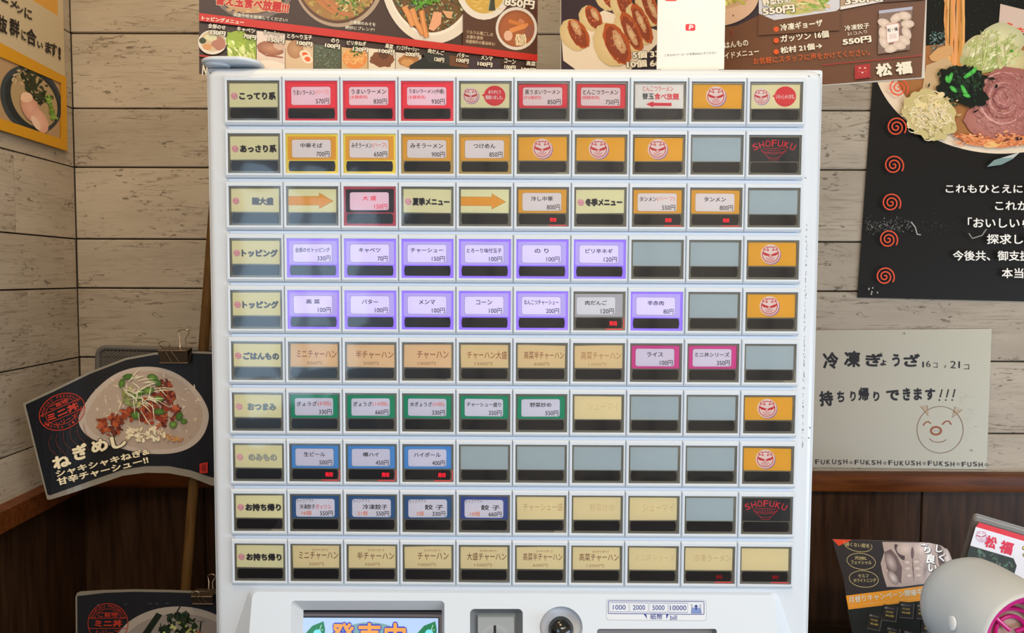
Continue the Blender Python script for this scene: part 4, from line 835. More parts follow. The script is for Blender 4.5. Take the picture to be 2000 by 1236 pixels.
# pork
p.ell(1968, 205, 66, 74, 10, (164, 108, 104), c2=(150, 92, 84), n=50, jag=.03); p.ell(1936, 240, 56, 34, 12, (170, 116, 108), c2=(156, 98, 88), jag=.04)
for q, cc in ((1, (196, 146, 138)), (.78, (128, 74, 72)), (.6, (186, 134, 128)), (.42, (124, 70, 70)), (.25, (176, 120, 116))): p.stroke([(1958 + 46 * q * math.cos(t), 192 + 50 * q * math.sin(t)) for t in [.4 + k * .22 for k in range(24)]], 4.5, cc, True)
for k in range(80): t = p.r.uniform(0, 6.28); q = p.r.uniform(.1, 1); p.stroke([(1962 + 62 * q * math.cos(t), 205 + 70 * q * math.sin(t)), (1962 + 62 * q * math.cos(t + .14), 205 + 70 * q * math.sin(t + .14))], 1.6, p.vary((176, 122, 114), 28), True)
for k in range(420):
    t = p.r.uniform(0, 6.28); q = math.sqrt(p.r.random()); x, y = 1962 + 62 * q * math.cos(t) - (18 if p.r.random() < .3 else 0), 208 + 68 * q * math.sin(t)
    a0 = math.atan2(y - 192, x - 1958) + PI / 2; L = p.r.uniform(2, 7); p.stroke([(x - L * math.cos(a0) / 2, y - L * math.sin(a0) / 2), (x, y + .5), (x + L * math.cos(a0) / 2, y + L * math.sin(a0) / 2)], p.r.uniform(.8, 2.2), p.vary(p.r.choice([(170, 116, 110), (140, 86, 80), (186, 138, 126), (158, 100, 96)]), 14), True)
for k in range(60): p.ell(p.r.uniform(1890, 1992), p.r.uniform(258, 280), p.r.uniform(2, 6), p.r.uniform(1, 2.4), p.r.uniform(-20, 20), p.vary(p.r.choice([(206, 128, 84), (226, 160, 110), (180, 100, 70)]), 14), n=8, jag=.3)
p.poly([(1856, 262), (1900, 270), (1960, 276), (2010, 262), (2010, 282), (1950, 290), (1890, 284)], (200, 120, 74)); p.stroke([(1870, 262), (1920, 276), (1990, 268)], 5, (216, 140, 90), True); p.ell(1935, 283, 18, 6, -8, (226, 176, 110)); p.ell(1962, 276, 7, 4, 0, (96, 50, 44)); p.ell(1985, 272, 8, 4, 0, (70, 40, 40))
# greens
p.ell(1874, 166, 46, 34, -12, (20, 26, 20), jag=.12, n=40); p.ell(1888, 186, 38, 22, 20, (18, 24, 18), jag=.14); p.ell(1858, 150, 26, 20, 0, (20, 26, 20), jag=.2)
for k in range(120): p.ell(p.r.gauss(1876, 24), p.r.gauss(168, 18), p.r.uniform(2, 7), p.r.uniform(1, 3), p.r.uniform(0, 180), p.vary(p.r.choice([(26, 44, 30), (16, 22, 18), (38, 60, 40)]), 8), n=8, jag=.3)
for x, y, rx_, a_ in ((1852, 154, 11, -70), (1890, 146, 15, -35), (1880, 180, 14, 60), (1858, 176, 9, 40), (1898, 140, 8, -50), (1884, 188, 8, 20), (1846, 156, 7, 80)): p.ell(x, y, rx_, 4.2, a_, (96, 190, 84), c2=(52, 140, 56), n=16, jag=.1)
# onion rings
p.ell(1812, 226, 56, 44, 35, (186, 170, 118), jag=.08, n=40)
for k in range(70):
    x, y = 1815 + p.r.gauss(0, 20), 225 + p.r.gauss(0, 18)
    if (x - 1815) ** 2 + (y - 225) ** 2 > 1900: continue
    a0 = p.r.uniform(0, 6.28); rr_ = p.r.uniform(7, 16)
    p.stroke([(x + rr_ * math.cos(a0 + t * .35), y + rr_ * .8 * math.sin(a0 + t * .35)) for t in range(p.r.randint(5, 14))], p.r.uniform(1.6, 3.4), p.vary((222, 206, 166), 22), True)
for k in range(12): p.ell(p.r.gauss(1822, 20), p.r.gauss(214, 14), 8, 6, p.r.uniform(0, 180), p.vary((206, 186, 140), 14), n=12, jag=.1)
for k in range(90): p.ell(p.r.uniform(1862, 2000), p.r.uniform(264, 286), p.r.uniform(1.5, 5), p.r.uniform(.8, 1.8), p.r.uniform(-20, 10), p.vary(p.r.choice([(206, 128, 84), (226, 160, 110), (172, 96, 62)]), 14), n=8, jag=.3)
for k in range(70): p.ell(p.r.gauss(1812, 22), p.r.gauss(228, 20), p.r.uniform(2, 5), p.r.uniform(1, 2.4), p.r.uniform(0, 180), p.vary(p.r.choice([(150, 136, 84), (214, 196, 150), (176, 158, 104)]), 14), n=8, jag=.3)
for k in range(34):
    x, y = p.r.gauss(1815, 18), p.r.gauss(224, 17); a0 = p.r.uniform(0, 6.28); rr_ = p.r.uniform(6, 14); p.stroke([(x + rr_ * math.cos(a0 + t * .35), y + rr_ * .8 * math.sin(a0 + t * .35)) for t in range(p.r.randint(4, 11))], p.r.uniform(1.4, 2.6), p.vary((232, 218, 184), 14), True)
p.poly([(1922, 327), (1936, 314), (1962, 306), (1986, 299), (1972, 312), (1950, 323)], (112, 134, 132)); p.poly([(1950, 310), (1986, 299), (1974, 309)], (176, 176, 172))  # small leaf shaped reflection below the bowl, painted into the print
OR = (212, 78, 52)
for (x, y), rr_ in zip(((1750, 174), (1746, 250), (1741, 324), (1736, 397), (1730.5, 468), (1724, 540)), (20, 20, 20, 19.5, 19, 19)):
    p.stroke([(x + rr_ * (k / 46) * math.cos(k * .36 + 2.9), y + rr_ * (k / 46) * math.sin(k * .36 + 2.9)) for k in range(3, 47)], 2.5, OR)
W2 = (226, 222, 216)
for t, x, y in (('これもひとえに皆様の', 1842, 378), ('これからも', 1938, 411), ('「おいしいらーめん', 1885, 445), ('探求し続け、', 1922, 477), ('今後共、御支援の程', 1856, 509), ('本当に有難う', 1951, 543)):
    nx = len(t) * 21.6; p.line(t, (x, y), (x + nx, y + nx * .004), 19.5 if t[0] not in 'こ' else 17.5, W2, .022)
for k in range(230):
    x = p.r.choice([p.r.uniform(1686, 1776), p.r.uniform(1686, 1860)]); y = p.r.gauss(441, 7); q = .75 if x < 1776 else .4
    p.stroke([(x, y), (x + p.r.uniform(-3, 3), y + p.r.uniform(-3, 3))], p.r.uniform(.4, 1.1), tuple(v * q for v in p.vary((150, 148, 142), 40)))
p.stroke([(1774, 434), (1782, 444), (1786, 458), (1793, 459)], 2.4, (150, 148, 142)); p.stroke([(1886, 456), (1893, 466), (1912, 460), (1920, 448)], 2.2, (130, 128, 122))
for x, y in ((1692, 564), (1698, 570), (1700, 562), (1709, 571), (1697, 574)): p.ell(x, y, 2.2, 1.5, p.r.uniform(0, 180), (150, 146, 138), n=8, jag=.3)
p.build('printed_face', fw, WN, printmat('poster_print', .45, .15), bp_)

pn = empty('handwritten_notice', fw(1760, 780), 'white paper with handwritten marker text and pig doodle, taped right of the machine', 'notice')
NO = [(1589, 645), (1937, 642), (1927, 916), (1587, 913)]
slab('sheet', NO, Vector((0, YP, 0)), WN, .0006, mat('paper_back', (200, 190, 170), .7), pn)
p = Print(1.3, 5e-6, 41); p.quad(NO, [(156, 148, 134), (168, 164, 150), (168, 166, 154), (150, 144, 134)]); B = (24, 20, 26)
def hw(t, x0, y0, x1, y1, off=.045, c=B): p.char(t, (x0 + x1) / 2 + p.r.uniform(-.6, .6), (y0 + y1) / 2 + p.r.uniform(-.6, .6), x1 - x0, y1 - y0, c, off, p.r.uniform(-4, 4))
for a in (('冷', 1607, 688, 1638, 721), ('凍', 1648, 685, 1680, 717), ('ぎ', 1690, 690, 1724, 716), ('ょ', 1719, 702, 1731, 714), ('う', 1742, 691, 1757, 716), ('ざ', 1765, 691, 1798, 716), ('持', 1600, 763, 1627, 793), ('ち', 1634, 764, 1649, 786), ('り', 1660, 764, 1671, 784), ('帰', 1676, 757, 1697, 783), ('り', 1706, 764, 1718, 783), ('で', 1730, 762, 1756, 783), ('き', 1763, 757, 1778, 782), ('ま', 1784, 757, 1800, 781), ('す', 1807, 758, 1827, 781)): hw(*a)
for k in range(3): x = 1836 + k * 12.5; p.stroke([(x + 4, 760), (x, 776)], 2.4, B); p.ell(x - 1.4, 781, 1.7, c=B, n=8)
for t, x0, x1, y0, y1 in (('1', 1801, 1804, 706, 717), ('6', 1808, 1817, 704, 716), ('コ', 1823, 1831, 708, 718), ('2', 1856, 1867, 705, 719), ('1', 1872, 1875, 706, 719), ('コ', 1883, 1893, 711, 721)): hw(t, x0, y0, x1, y1, .0)
p.stroke([(1847, 713), (1845, 718)], 1.4, B)
p.ring(1836, 839, 45, 45.5, 1.1, (110, 80, 62), 0, 60)
for e in ([(1798, 793), (1811, 792), (1813, 812)], [(1865, 794), (1879, 800), (1859, 816)]):
    p.stroke(e, 1.4, (140, 98, 66), closed=True)
    for k in range(1, 6): q = k / 6; a, b, c_ = e; p.stroke([(a[0] + (c_[0] - a[0]) * q, a[1] + (c_[1] - a[1]) * q), (b[0] + (c_[0] - b[0]) * q, b[1] + (c_[1] - b[1]) * q)], 1.2, (160, 120, 84))
BR = (132, 68, 38)
p.stroke([(1803, 831), (1807, 825), (1813, 823), (1818, 827)], 2.2, BR); p.stroke([(1840, 829), (1846, 823), (1853, 822), (1858, 829)], 2.4, BR); p.ring(1828, 841, 9.8, 7.4, 3.6, BR); p.ell(1825.5, 841, 1, c=(90, 90, 130), n=8); p.ell(1831, 841, 1, c=(90, 90, 130), n=8); p.stroke([(1815, 856), (1822, 862), (1832, 863.5), (1842, 862), (1848, 858)], 1.2, (120, 66, 44))
sx = [0, 1, 0, -1]; t = 'FUKUSHOFUKSHOFUKUSHOFUKSHOFUSHO'
for i, ch in enumerate(t): x = 1596 + i * 11.0; p.char(ch, x, 901 + i * .18 + p.r.uniform(-1, 1), 7.6 if ch != 'O' else 5.5, 9 if ch != 'O' else 5.5, (34, 30, 34), .012, p.r.uniform(-6, 6))
for k in range(60): p.ell(p.r.gauss(1885, 12), p.r.gauss(810, 22), p.r.uniform(.4, 1.1), .5, p.r.uniform(0, 180), (140, 134, 124), n=6)
for x, y in ((1766, 651), (1897, 879), (1722, 690)): p.ell(x, y, 1.6, c=(110, 105, 100), n=8)
p.build('written_face', fw, WN, PAPER, pn)

# sign on the left wall
LP0 = PL0 + NL * .004; fl = lambda x, y: hit(x, y, LP0, NL)
ls = empty('handwritten_sign', fl(60, 120), 'handwritten paper sign with a gold bordered bowl photo, on the left wall', 'sign')
SO = [(-60, -80), (118, -40), (127, 151), (130, 295), (-60, 236)]
slab('sheet', SO, LP0, NL, .0015, mat('sign_back', (150, 110, 40), .6), ls)
p = Print(1.55, 5e-6, 51); p.poly([(-60, -80), (122, -40), (127, 151), (-60, 62)], (166, 152, 128)); p.poly([(20, -60), (113, -40), (113, 31), (63, 0), (20, -14)], (176, 130, 56))
p.poly([(-60, 54), (0, 84), (128, 151), (130, 295), (0, 254), (-60, 236)], (176, 126, 22)); p.poly([(-46, 92), (15, 118), (117, 162), (117, 271), (4, 233), (-50, 214)], (150, 122, 92))
p.build('gold_paper', fl, NL, PAPER, ls)
p = Print(1.55, 5e-6, 52); p.l = 4e-4; fa = lambda pts: pts
p.ell(60, 194, 56, 70, -32, (44, 52, 58), n=50); p.ell(62, 195, 49, 63, -32, (28, 34, 38), n=50); p.ell(66, 196, 40, 58, -32, (150, 128, 96), n=50)
for k in range(40): p.ell(p.r.gauss(46, 10), p.r.gauss(150, 10), p.r.uniform(2, 5), p.r.uniform(1, 3), p.r.uniform(0, 180), p.vary((156, 136, 104), 30), n=8, jag=.3)
for k in range(90): q = p.r.random(); p.ell(50 + 34 * q + p.r.gauss(0, 7), 148 + 52 * q + p.r.gauss(0, 9), p.r.uniform(3, 7), p.r.uniform(1.5, 4), p.r.uniform(0, 180), p.vary((36, 44, 24), 14), n=8, jag=.3)
for k in range(50): q = p.r.random(); p.ell(92 + 12 * q + p.r.gauss(0, 2), 186 + 48 * q, 3.6, 2, p.r.uniform(0, 180), p.vary((104, 136, 52), 24), n=8, jag=.3)
p.ell(58, 212, 16, 30, -28, (196, 150, 132), c2=(176, 128, 110), n=30, jag=.04); p.ell(76, 236, 14, 26, -28, (206, 158, 142), c2=(186, 140, 124), jag=.05); p.ell(68, 240, 6, 16, -30, (222, 190, 170)); p.ell(50, 190, 12, 10, 0, (206, 172, 146), jag=.08)
# trim to the photo window with the gold margin
G_ = (176, 126, 22)
p.poly([(-60, 54), (0, 84), (128, 151), (117, 162), (15, 118), (-60, 86)], G_); p.poly([(128, 151), (130, 295), (117, 271), (117, 162)], G_); p.poly([(130, 295), (0, 254), (-60, 236), (-60, 215), (4, 233), (117, 271)], G_)
p.build('bowl_photo', fl, NL, PAPER, ls)
p = Print(1.55, 5e-6, 53); p.l = 8e-4; B = (30, 24, 22)
for ch, cx_, cy_, w_, h_ in (('ー', 8, 2, 14, 4), ('メ', 26, 8, 15, 16), ('ン', 38, 19, 12, 15), ('に', 54, 27, 15, 20), ('抜', 4, 47, 18, 34), ('群', 27, 54, 20, 34), ('に', 45, 69, 9, 20), ('合', 60, 72, 20, 32), ('い', 77, 88, 11, 12), ('ま', 93, 93, 12, 22), ('す', 104, 97, 12, 26), ('!', 115, 104, 5, 24)): p.char(ch, cx_, cy_, w_, h_, B, .03 if ch != '!' else .05, 0, .42)
p.build('marker_text', fl, NL, PAPER, ls)

# ------------------------------------------------------------------ bent laminated card, mesh rack, clips, pole
def dcard(x):                      # depth of the card across the picture: it bows toward the room at its left end
    u = (x - 413) / 370; return 1.055 - .10 * u * u
def knots(fn, x0, st):
    def f(x, y):
        k = math.floor((x - x0) / st); a = x0 + k * st; t = (x - a) / st
        return (CAM + ray(a, y) * fn(a)) * (1 - t) + (CAM + ray(a + st, y) * fn(a + st)) * t
    return f
fcard = knots(dcard, 40, 15); ncard = Vector((0, -1, 0))
sl = [40 + 15 * k for k in range(1, 32)]
CO = [(45, 788), (100, 762), (175, 726), (245, 699), (300, 689), (350, 685), (413, 687), (500, 690), (500, 952), (413, 948), (372, 932), (330, 924), (285, 923), (240, 929), (190, 946), (140, 963), (97, 976), (92, 975)]
CI = [(50, 790), (102, 766), (176, 730), (246, 703), (300, 693), (350, 689), (413, 691), (500, 694), (500, 935), (413, 932), (372, 918), (330, 910), (285, 910), (240, 917), (190, 934), (140, 952), (98, 967), (93, 966)]
nc = empty('laminated_card', fcard(250, 820), 'bent black laminated rice bowl card clipped to the mesh rack beside the machine', 'menu card')
p = Print(1.0, 6e-6, 61); p.poly(CO, (150, 146, 136)); p.build('lamination', fcard, ncard, mat('laminate_film', (140, 134, 122), .22), nc, slices=sl)
p = Print(1.6, 6e-6, 62); p.l = 2e-4
p.poly(CI, (16, 16, 20))
BW = [(150, 821), (163, 792), (186, 760), (221, 731), (256, 718), (291, 715), (326, 720), (358, 736), (387, 763), (406, 795), (409, 818), (399, 850), (376, 873), (344, 885), (306, 887), (270, 884), (230, 874), (195, 864), (166, 850)]
for _ in range(2): BW = [q for a, b in zip(BW, BW[1:] + BW[:1]) for q in (((a[0] * 3 + b[0]) / 4, (a[1] * 3 + b[1]) / 4), ((a[0] + b[0] * 3) / 4, (a[1] + b[1] * 3) / 4))]
p.poly(BW, (160, 148, 140)); c0 = (292, 800)
p.poly([(c0[0] + (x - c0[0]) * .9, c0[1] + (y - c0[1]) * .9) for x, y in BW], (150, 134, 122))
def incard(x, y): return ((x - 285) / 118) ** 2 + ((y - 800) / 76) ** 2 < 1
for k in range(160):
    x, y = p.r.uniform(180, 395), p.r.uniform(730, 878)
    if incard(x, y): p.ell(x, y, p.r.uniform(2, 6), p.r.uniform(1, 3), p.r.uniform(0, 180), p.vary((166, 152, 138), 16), n=8, jag=.3)
RC = [(126, 50, 24), (100, 36, 18), (146, 70, 36), (78, 28, 16)]
def clump(n, cx_, cy_, rx_, ry_, cols, a=3, b=9, vv_=12, rot=0): p.scatter(n, cx_, cy_, rx_, ry_, lambda x, y: p.ell(x, y, p.r.uniform(a, b), p.r.uniform(a * .5, b * .5), p.r.uniform(0, 180), p.vary(p.r.choice(cols), vv_), n=9, jag=.3), rot)
clump(110, 312, 800, 42, 34, RC); clump(40, 325, 760, 14, 20, RC, 3, 7, rot=-20); clump(60, 218, 828, 24, 20, RC); clump(26, 255, 808, 18, 10, RC); clump(20, 335, 855, 26, 7, [(150, 96, 60), (176, 130, 84)], 2, 6); clump(40, 285, 846, 40, 14, [(190, 178, 150), (206, 196, 170)], 3, 7)
GR = [(86, 122, 44), (70, 104, 38), (112, 144, 66)]
clump(26, 262, 775, 22, 20, [(110, 120, 66), (150, 150, 96)], 3, 8)
for x, y, rx_, ry_, a_ in ((252, 735, 11, 5.5, -8), (300, 737, 11, 7, 20), (310, 747, 8, 6, 50), (268, 774, 12, 7, 20), (292, 762, 12, 7, -10), (312, 778, 10, 6, 10), (267, 810, 9, 8, 0), (313, 803, 11, 6, 5), (352, 812, 7, 9, 30), (361, 822, 7, 5, 0), (340, 828, 8, 7, -30), (240, 748, 6, 9, 15), (277, 766, 8, 5, -40)): p.ell(x, y, rx_, ry_, a_, p.vary(p.r.choice(GR), 10), c2=(52, 80, 30), n=16, jag=.06)
for k in range(34):
    x, y = p.r.uniform(238, 310), p.r.uniform(738, 790); a_ = p.r.uniform(-.9, .9) + (1.2 if p.r.random() < .3 else 0); L = p.r.uniform(18, 40); p.stroke([(x, y), (x + L * .5 * math.cos(a_), y + L * .5 * math.sin(a_) - 2), (x + L * math.cos(a_), y + L * math.sin(a_))], 2.1, p.vary((196, 192, 168), 16), True)
for pts in ([(232, 770), (238, 790), (233, 802)], [(277, 800), (290, 822), (298, 832)], [(272, 805), (276, 830)], [(300, 775), (330, 793)], [(250, 830), (275, 845), (300, 848)]): p.stroke(pts, 2.4, (186, 178, 156), True)
# stamp
SR = (158, 48, 30)
def st_pt(u, v, cx_=124, cy_=803, a=-24, rx=46, ry=34): a_ = math.radians(a); x, y = u * rx, v * ry; return (cx_ + x * math.cos(a_) - y * math.sin(a_), cy_ + x * math.sin(a_) + y * math.cos(a_))
p.ring(124, 803, 46, 34, 1.5, SR, -24); p.stroke([st_pt(.72 * math.cos(t), .70 * math.sin(t)) for t in [PI + PI * k / 20 for k in range(21)]], 1, SR); p.stroke([st_pt(.72 * math.cos(t), .70 * math.sin(t)) for t in [PI * k / 20 for k in range(21)]], 1, SR)
p.stroke([st_pt(-.95, -.28), st_pt(.95, -.28)], 1.2, SR); p.stroke([st_pt(-.95, .3), st_pt(.95, .3)], 1.2, SR)
p.line('ミニ丼', st_pt(-.68, .24), st_pt(.72, .24), 15, SR, .05); p.line('ご飯物', st_pt(-.4, -.34), st_pt(.42, -.34), 9, SR, .02); p.line('シリーズ', st_pt(-.48, .66), st_pt(.5, .66), 9, SR, .02)
for t_, a0, a1, sg in (('SHOFUKU PRESENTS', 195, 345, 1), ('BISTRO KITCHEN', 165, 15, -1)):
    for i, ch in enumerate(t_):
        if ch == ' ': continue
        a_ = math.radians(a0 + (a1 - a0) * i / (len(t_) - 1)); x, y = st_pt(.85 * math.cos(a_), .85 * math.sin(a_)); p.char(ch, x, y, 4, 5, SR, .0, -24 + math.degrees(a_) + 90 * sg)
for k in range(6): x = 98 + k * 14; p.stroke([(x + 5 - k * 1.5, 850 - k * 5), (x, 862 - k * 5), (x + 3, 876 - k * 6), (x + 14, 886 - k * 6), (x + 22, 898 - k * 5)], .8, (96, 44, 34))
CT = (206, 196, 168)
for ch, cx_, cy_, w_, h_ in (('ね', 123, 900, 36, 25), ('ぎ', 160, 881, 31, 30), ('め', 197, 869, 34, 25), ('し', 234, 861, 30, 25)): p.char(ch, cx_, cy_, w_ + 3, h_ + 3, (30, 22, 20), .10, -16); p.char(ch, cx_, cy_, w_, h_, CT, .05, -16)
p.line('シャキシャキねぎ&', (114, 931), (296, 886), 14, CT, .035, up=(-.24, -.97), out=(24, 20, 20)); p.line('甘辛チャーシュー!!', (117, 947), (294, 903), 15, CT, .035, up=(-.24, -.97), out=(24, 20, 20))
p.poly([(392, 904), (408, 901), (408, 922), (392, 923)], (150, 36, 30)); p.char('福', 400, 912, 10, 14, (60, 14, 14), .01)
p.build('printed_card', fcard, ncard, GLOSSY, nc, slices=sl)

# mesh rack standing on the dado rail
YK = YW - .018
rk = empty('mesh_rack', at(300, 915, YK), 'grey wire mesh rack frame behind the bent card, on the dado rail', 'rack')
def rot_rr(x0, y0, x1, y1, r, tl): return [(x, y + (x - x0) * tl) for x, y in rrect(x0, y0, x1, y1, r, 6)]
kl = rot_rr(192, 679, 520, 902, 16, .022); MG = mat('grey_coated_wire', (118, 116, 114), .35, metal=.4)
bm = bmesh.new(); tube(bm, [at(x, y, YK) for x, y in kl], .0045, 10, True); bm_obj('frame', bm, MG, rk, at(300, 790, YK), smooth=True)
bm = bmesh.new(); x0, x1, y0, y1 = 196, 516, 683, 899
for sg in (1, -1):
    k = -260
    while k < 330:
        a = []
        for xx, yy in ((x0, y0), (x1, y1)): pass
        # line x = x0 + k + t, y = y0 + t * .8 (sg=1) or y = y1 - t * .8
        t0 = max(0, -k); t1 = min((y1 - y0) / .8, x1 - x0 - k)
        if t1 > t0 + 2:
            A = (x0 + k + t0, (y0 + t0 * .8) if sg == 1 else (y1 - t0 * .8)); B_ = (x0 + k + t1, (y0 + t1 * .8) if sg == 1 else (y1 - t1 * .8))
            tube(bm, [at(A[0], A[1] + (A[0] - x0) * .022, YK - .0012 * sg), at(B_[0], B_[1] + (B_[0] - x0) * .022, YK - .0012 * sg)], .0011, 4)
        k += 7.5
tag(bm_obj('wire_mesh', bm, MG, rk, at(300, 790, YK)), kind='stuff')
BRZ = mat('bronze_clip', (92, 80, 66), .3, metal=.7); WIRE = mat('clip_wire', (170, 150, 130), .25, metal=.9)
def binder_clip(px, py, dep, wpx, label, flip=1):
    s = dep / FPX; o = CAM + ray(px, py) * dep; W = wpx * s / 2; t = empty('binder_clip', o, label, 'binder clip')
    hh = wpx * .44 * s
    bm = bmesh.new(); X, Z = Vector((1, 0, 0)), Vector((0, 0, 1)); Y = Vector((0, 1, 0))
    prof = [(-.0035, -hh / 2 - .001), (-.0075, hh / 2 - .002), (.0085, hh / 2 + .0015), (.0035, -hh / 2 - .001)]
    for th, sg in ((0, 1),):
        L = [[bm.verts.new(o + X * (W * s_ * (1 if i in (1, 2) else .93)) + Y * a + Z * b) for i, (a, b) in enumerate(prof)] for s_ in (-1, 1)]
        for i in range(3): bm.faces.new((L[0][i], L[1][i], L[1][i + 1], L[0][i + 1]))
    bmesh.ops.recalc_face_normals(bm, faces=bm.faces); b_ = bm_obj('clip_body', bm, BRZ, t, o); md = b_.modifiers.new('t', 'SOLIDIFY'); md.thickness = .0007
    bm = bmesh.new()
    for (a, b) in (prof[0], prof[1]): tube(bm, [o + X * (-W * .95) + Y * (a - .0008) + Z * b, o + X * W * .95 + Y * (a - .0008) + Z * b], .0009, 8)
    bm_obj('rolled_edge', bm, WIRE, t, o, smooth=True)
    for nm, sx_, y0_, top, yy in (('wire_handle', -.25, -.0085, hh * .5 + wpx * .30 * s, -.016), ('wire_handle', .18, .010, hh * .5 + wpx * .72 * s, .016)):
        cx_ = W * sx_ * 1.4; zz = -hh / 2 if nm and sx_ < 0 else hh / 2; bm = bmesh.new(); rr_ = W * .38
        yb = -.0045 if sx_ < 0 else .0095; zb_ = -hh * .45 if sx_ < 0 else hh * .5
        pts = [(cx_ + W * (-.12 if sx_ > 0 else .22), yb, zb_)] + [(cx_ - rr_ * .45, (yb + yy) / 2, top * .55)] + [(cx_ + rr_ * math.cos(t_), yy, top * .80 + rr_ * .55 * math.sin(t_)) for t_ in [PI * 1.15 - PI * 1.3 * k / 9 for k in range(10)]] + [(cx_ + rr_ * .45, (yb + yy) / 2, top * .55)] + [(cx_ + W * (.30 if sx_ > 0 else .72), yb, zb_)]
        tube(bm, [o + Vector(q) for q in pts], .0008, 8); bm_obj(nm, bm, WIRE, t, o, smooth=True)
    return t
binder_clip(342, 694, 1.045, 58, 'bronze binder clip with raised wire handles, holding the bent card to the rack')
# leaning pole
pl = [CAM + ray(411, 400) * 1.10, CAM + ray(400.5, 640) * 1.09, CAM + ray(377, 960) * 1.07, CAM + ray(352, 1290) * 1.03]
A_, Bq = pl[1], pl[2]; dv = (Bq - A_); k0 = (A_.z - .0) / -dv.z; foot = A_ + dv * k0; topp = A_ - dv * .9
bm = bmesh.new(); tube(bm, [foot, topp], .0072, 16); tag(bm_obj('wooden_pole', bm, wood_dark('pole_wood', (.085, .042, .012, 1), (.14, .072, .022, 1), .45), None, foot, smooth=True), 'slim brown wooden pole leaning in the gap left of the machine', 'pole')

# second card, lower left, clipped on a stand
D2 = 1.0; P20 = CAM + ray(300, 1200) * D2; f2 = lambda x, y: hit(x, y, P20, WN)
c2 = empty('laminated_card', f2(300, 1230), 'flat black laminated card of a seaweed topped rice bowl, low beside the machine', 'menu card')
O2 = [(x, y) for x, y in [(147, 1166), (150, 1158), (157, 1155), (200, 1152.5), (260, 1151), (330, 1152), (378, 1154), (470, 1158), (470, 1420), (150, 1420)]]
slab('lamination', O2, P20, WN, .0008, mat('laminate_film', rough=.2), c2)
p = Print(1.9, 6e-6, 71); p.l = 1e-4; p.poly([(151, 1164), (205, 1157.5), (260, 1155.5), (330, 1156.5), (378, 1158), (470, 1162), (470, 1416), (152, 1416)], (26, 27, 32))
p.ell(348, 1272, 128, 88, 0, (120, 112, 104), c2=(132, 124, 116), n=60); p.ell(350, 1276, 116, 78, 0, (112, 104, 98), n=60)
p.poly([(306, 1196), (317, 1201), (290, 1242), (274, 1242)], (24, 30, 24)); p.stroke([(352, 1184), (344, 1198), (334, 1208)], 2.6, (18, 20, 18)); p.stroke([(384, 1213), (400, 1213)], 1, (18, 20, 18)); p.stroke([(393, 1214), (390, 1236)], 3, (22, 26, 22))
p.scatter(150, 350, 1232, 38, 36, lambda x, y: p.ell(x, y, p.r.uniform(3, 9), p.r.uniform(1.5, 4), p.r.uniform(0, 180), p.vary((26, 36, 24), 12), n=8, jag=.35))
p.scatter(36, 348, 1240, 36, 26, lambda x, y: p.ell(x, y, p.r.uniform(2, 5), p.r.uniform(2, 3.4), p.r.uniform(0, 180), p.vary((132, 136, 84), 20), n=8, jag=.25)); p.scatter(20, 390, 1246, 12, 14, lambda x, y: p.ell(x, y, 4, 3, 0, p.vary((140, 80, 60), 16), n=8, jag=.3))
S2 = (140, 46, 32); p.ring(212, 1216, 39, 38.5, 1.4, S2); p.stroke([(212 + 28 * math.cos(t), 1216 + 28 * math.sin(t)) for t in [PI * 1.08 + PI * .84 * k / 20 for k in range(21)]], 1, S2)
p.stroke([(175, 1206.5), (249, 1205.5)], 1.2, S2); p.stroke([(174, 1226), (250, 1226)], 1.2, S2); p.text('ミニ丼', 186, 1209, 240, 1223.5, S2, .05); p.text('ご飯物', 193, 1194, 231, 1204, S2, .02); p.text('シリーズ', 188, 1228.5, 235, 1240, S2, .02)
for i, ch in enumerate('SHOFUKU PRESENTS'):
    if ch != ' ': a_ = math.radians(200 + 140 * i / 15); p.char(ch, 212 + 33.5 * math.cos(a_), 1216 + 33.5 * math.sin(a_), 4.4, 5.4, S2, .0, math.degrees(a_) + 90)
for x, y in ((190, 1180), (244, 1179), (292, 1178), (305, 1178), (325, 1177)): p.stroke([(x, y), (x + 5, y - .6)], .9, (84, 88, 92))
p.build('printed_card', f2, WN, GLOSSY, c2)
binder_clip(399, 1166, D2 - .004, 42, 'dark binder clip at the lower card, half hidden by the machine')
# stand carrying the lower card
b2 = f2(300, 1400); DKM = mat('dark_stand', (24, 20, 18), .6)
b2.x += .02; sd = empty('card_stand', (b2.x, b2.y + .02, 0), 'dark low stand behind the lower card', 'stand')
box_obj('stand_post', (b2.x - .078, b2.x - .062, b2.y + .003, b2.y + .015, .02, b2.z + .14), DKM, sd, bev=.001); box_obj('stand_base', (b2.x - .11, b2.x - .03, b2.y - .05, b2.y + .03, 0, .02), DKM, sd, bev=.003)
box_obj('ledge', (b2.x - .11, b2.x - .012, b2.y - .012, b2.y + .012, b2.z - .014, b2.z - .004), DKM, sd, bev=.001)

# ------------------------------------------------------------------ right side: side table with leaflets and a white canister
tz = (CAM + ray(1740, 1326) * .985).z - .004
tb = empty('side_table', (.62, .20, 0), 'small dark side table right of the machine, below the leaflets', 'table')
TBW = wood_dark('table_wood', (.020, .012, .007, 1), (.045, .026, .015, 1)); box_obj('tabletop', (.36, .98, .02, .38, tz - .022, tz), TBW, tb, bev=.002)
for x in (.38, .945):
    for y in (.04, .345): box_obj('leg', (x, x + .022, y, y + .022, 0, tz - .022), TBW, tb, bev=.001)
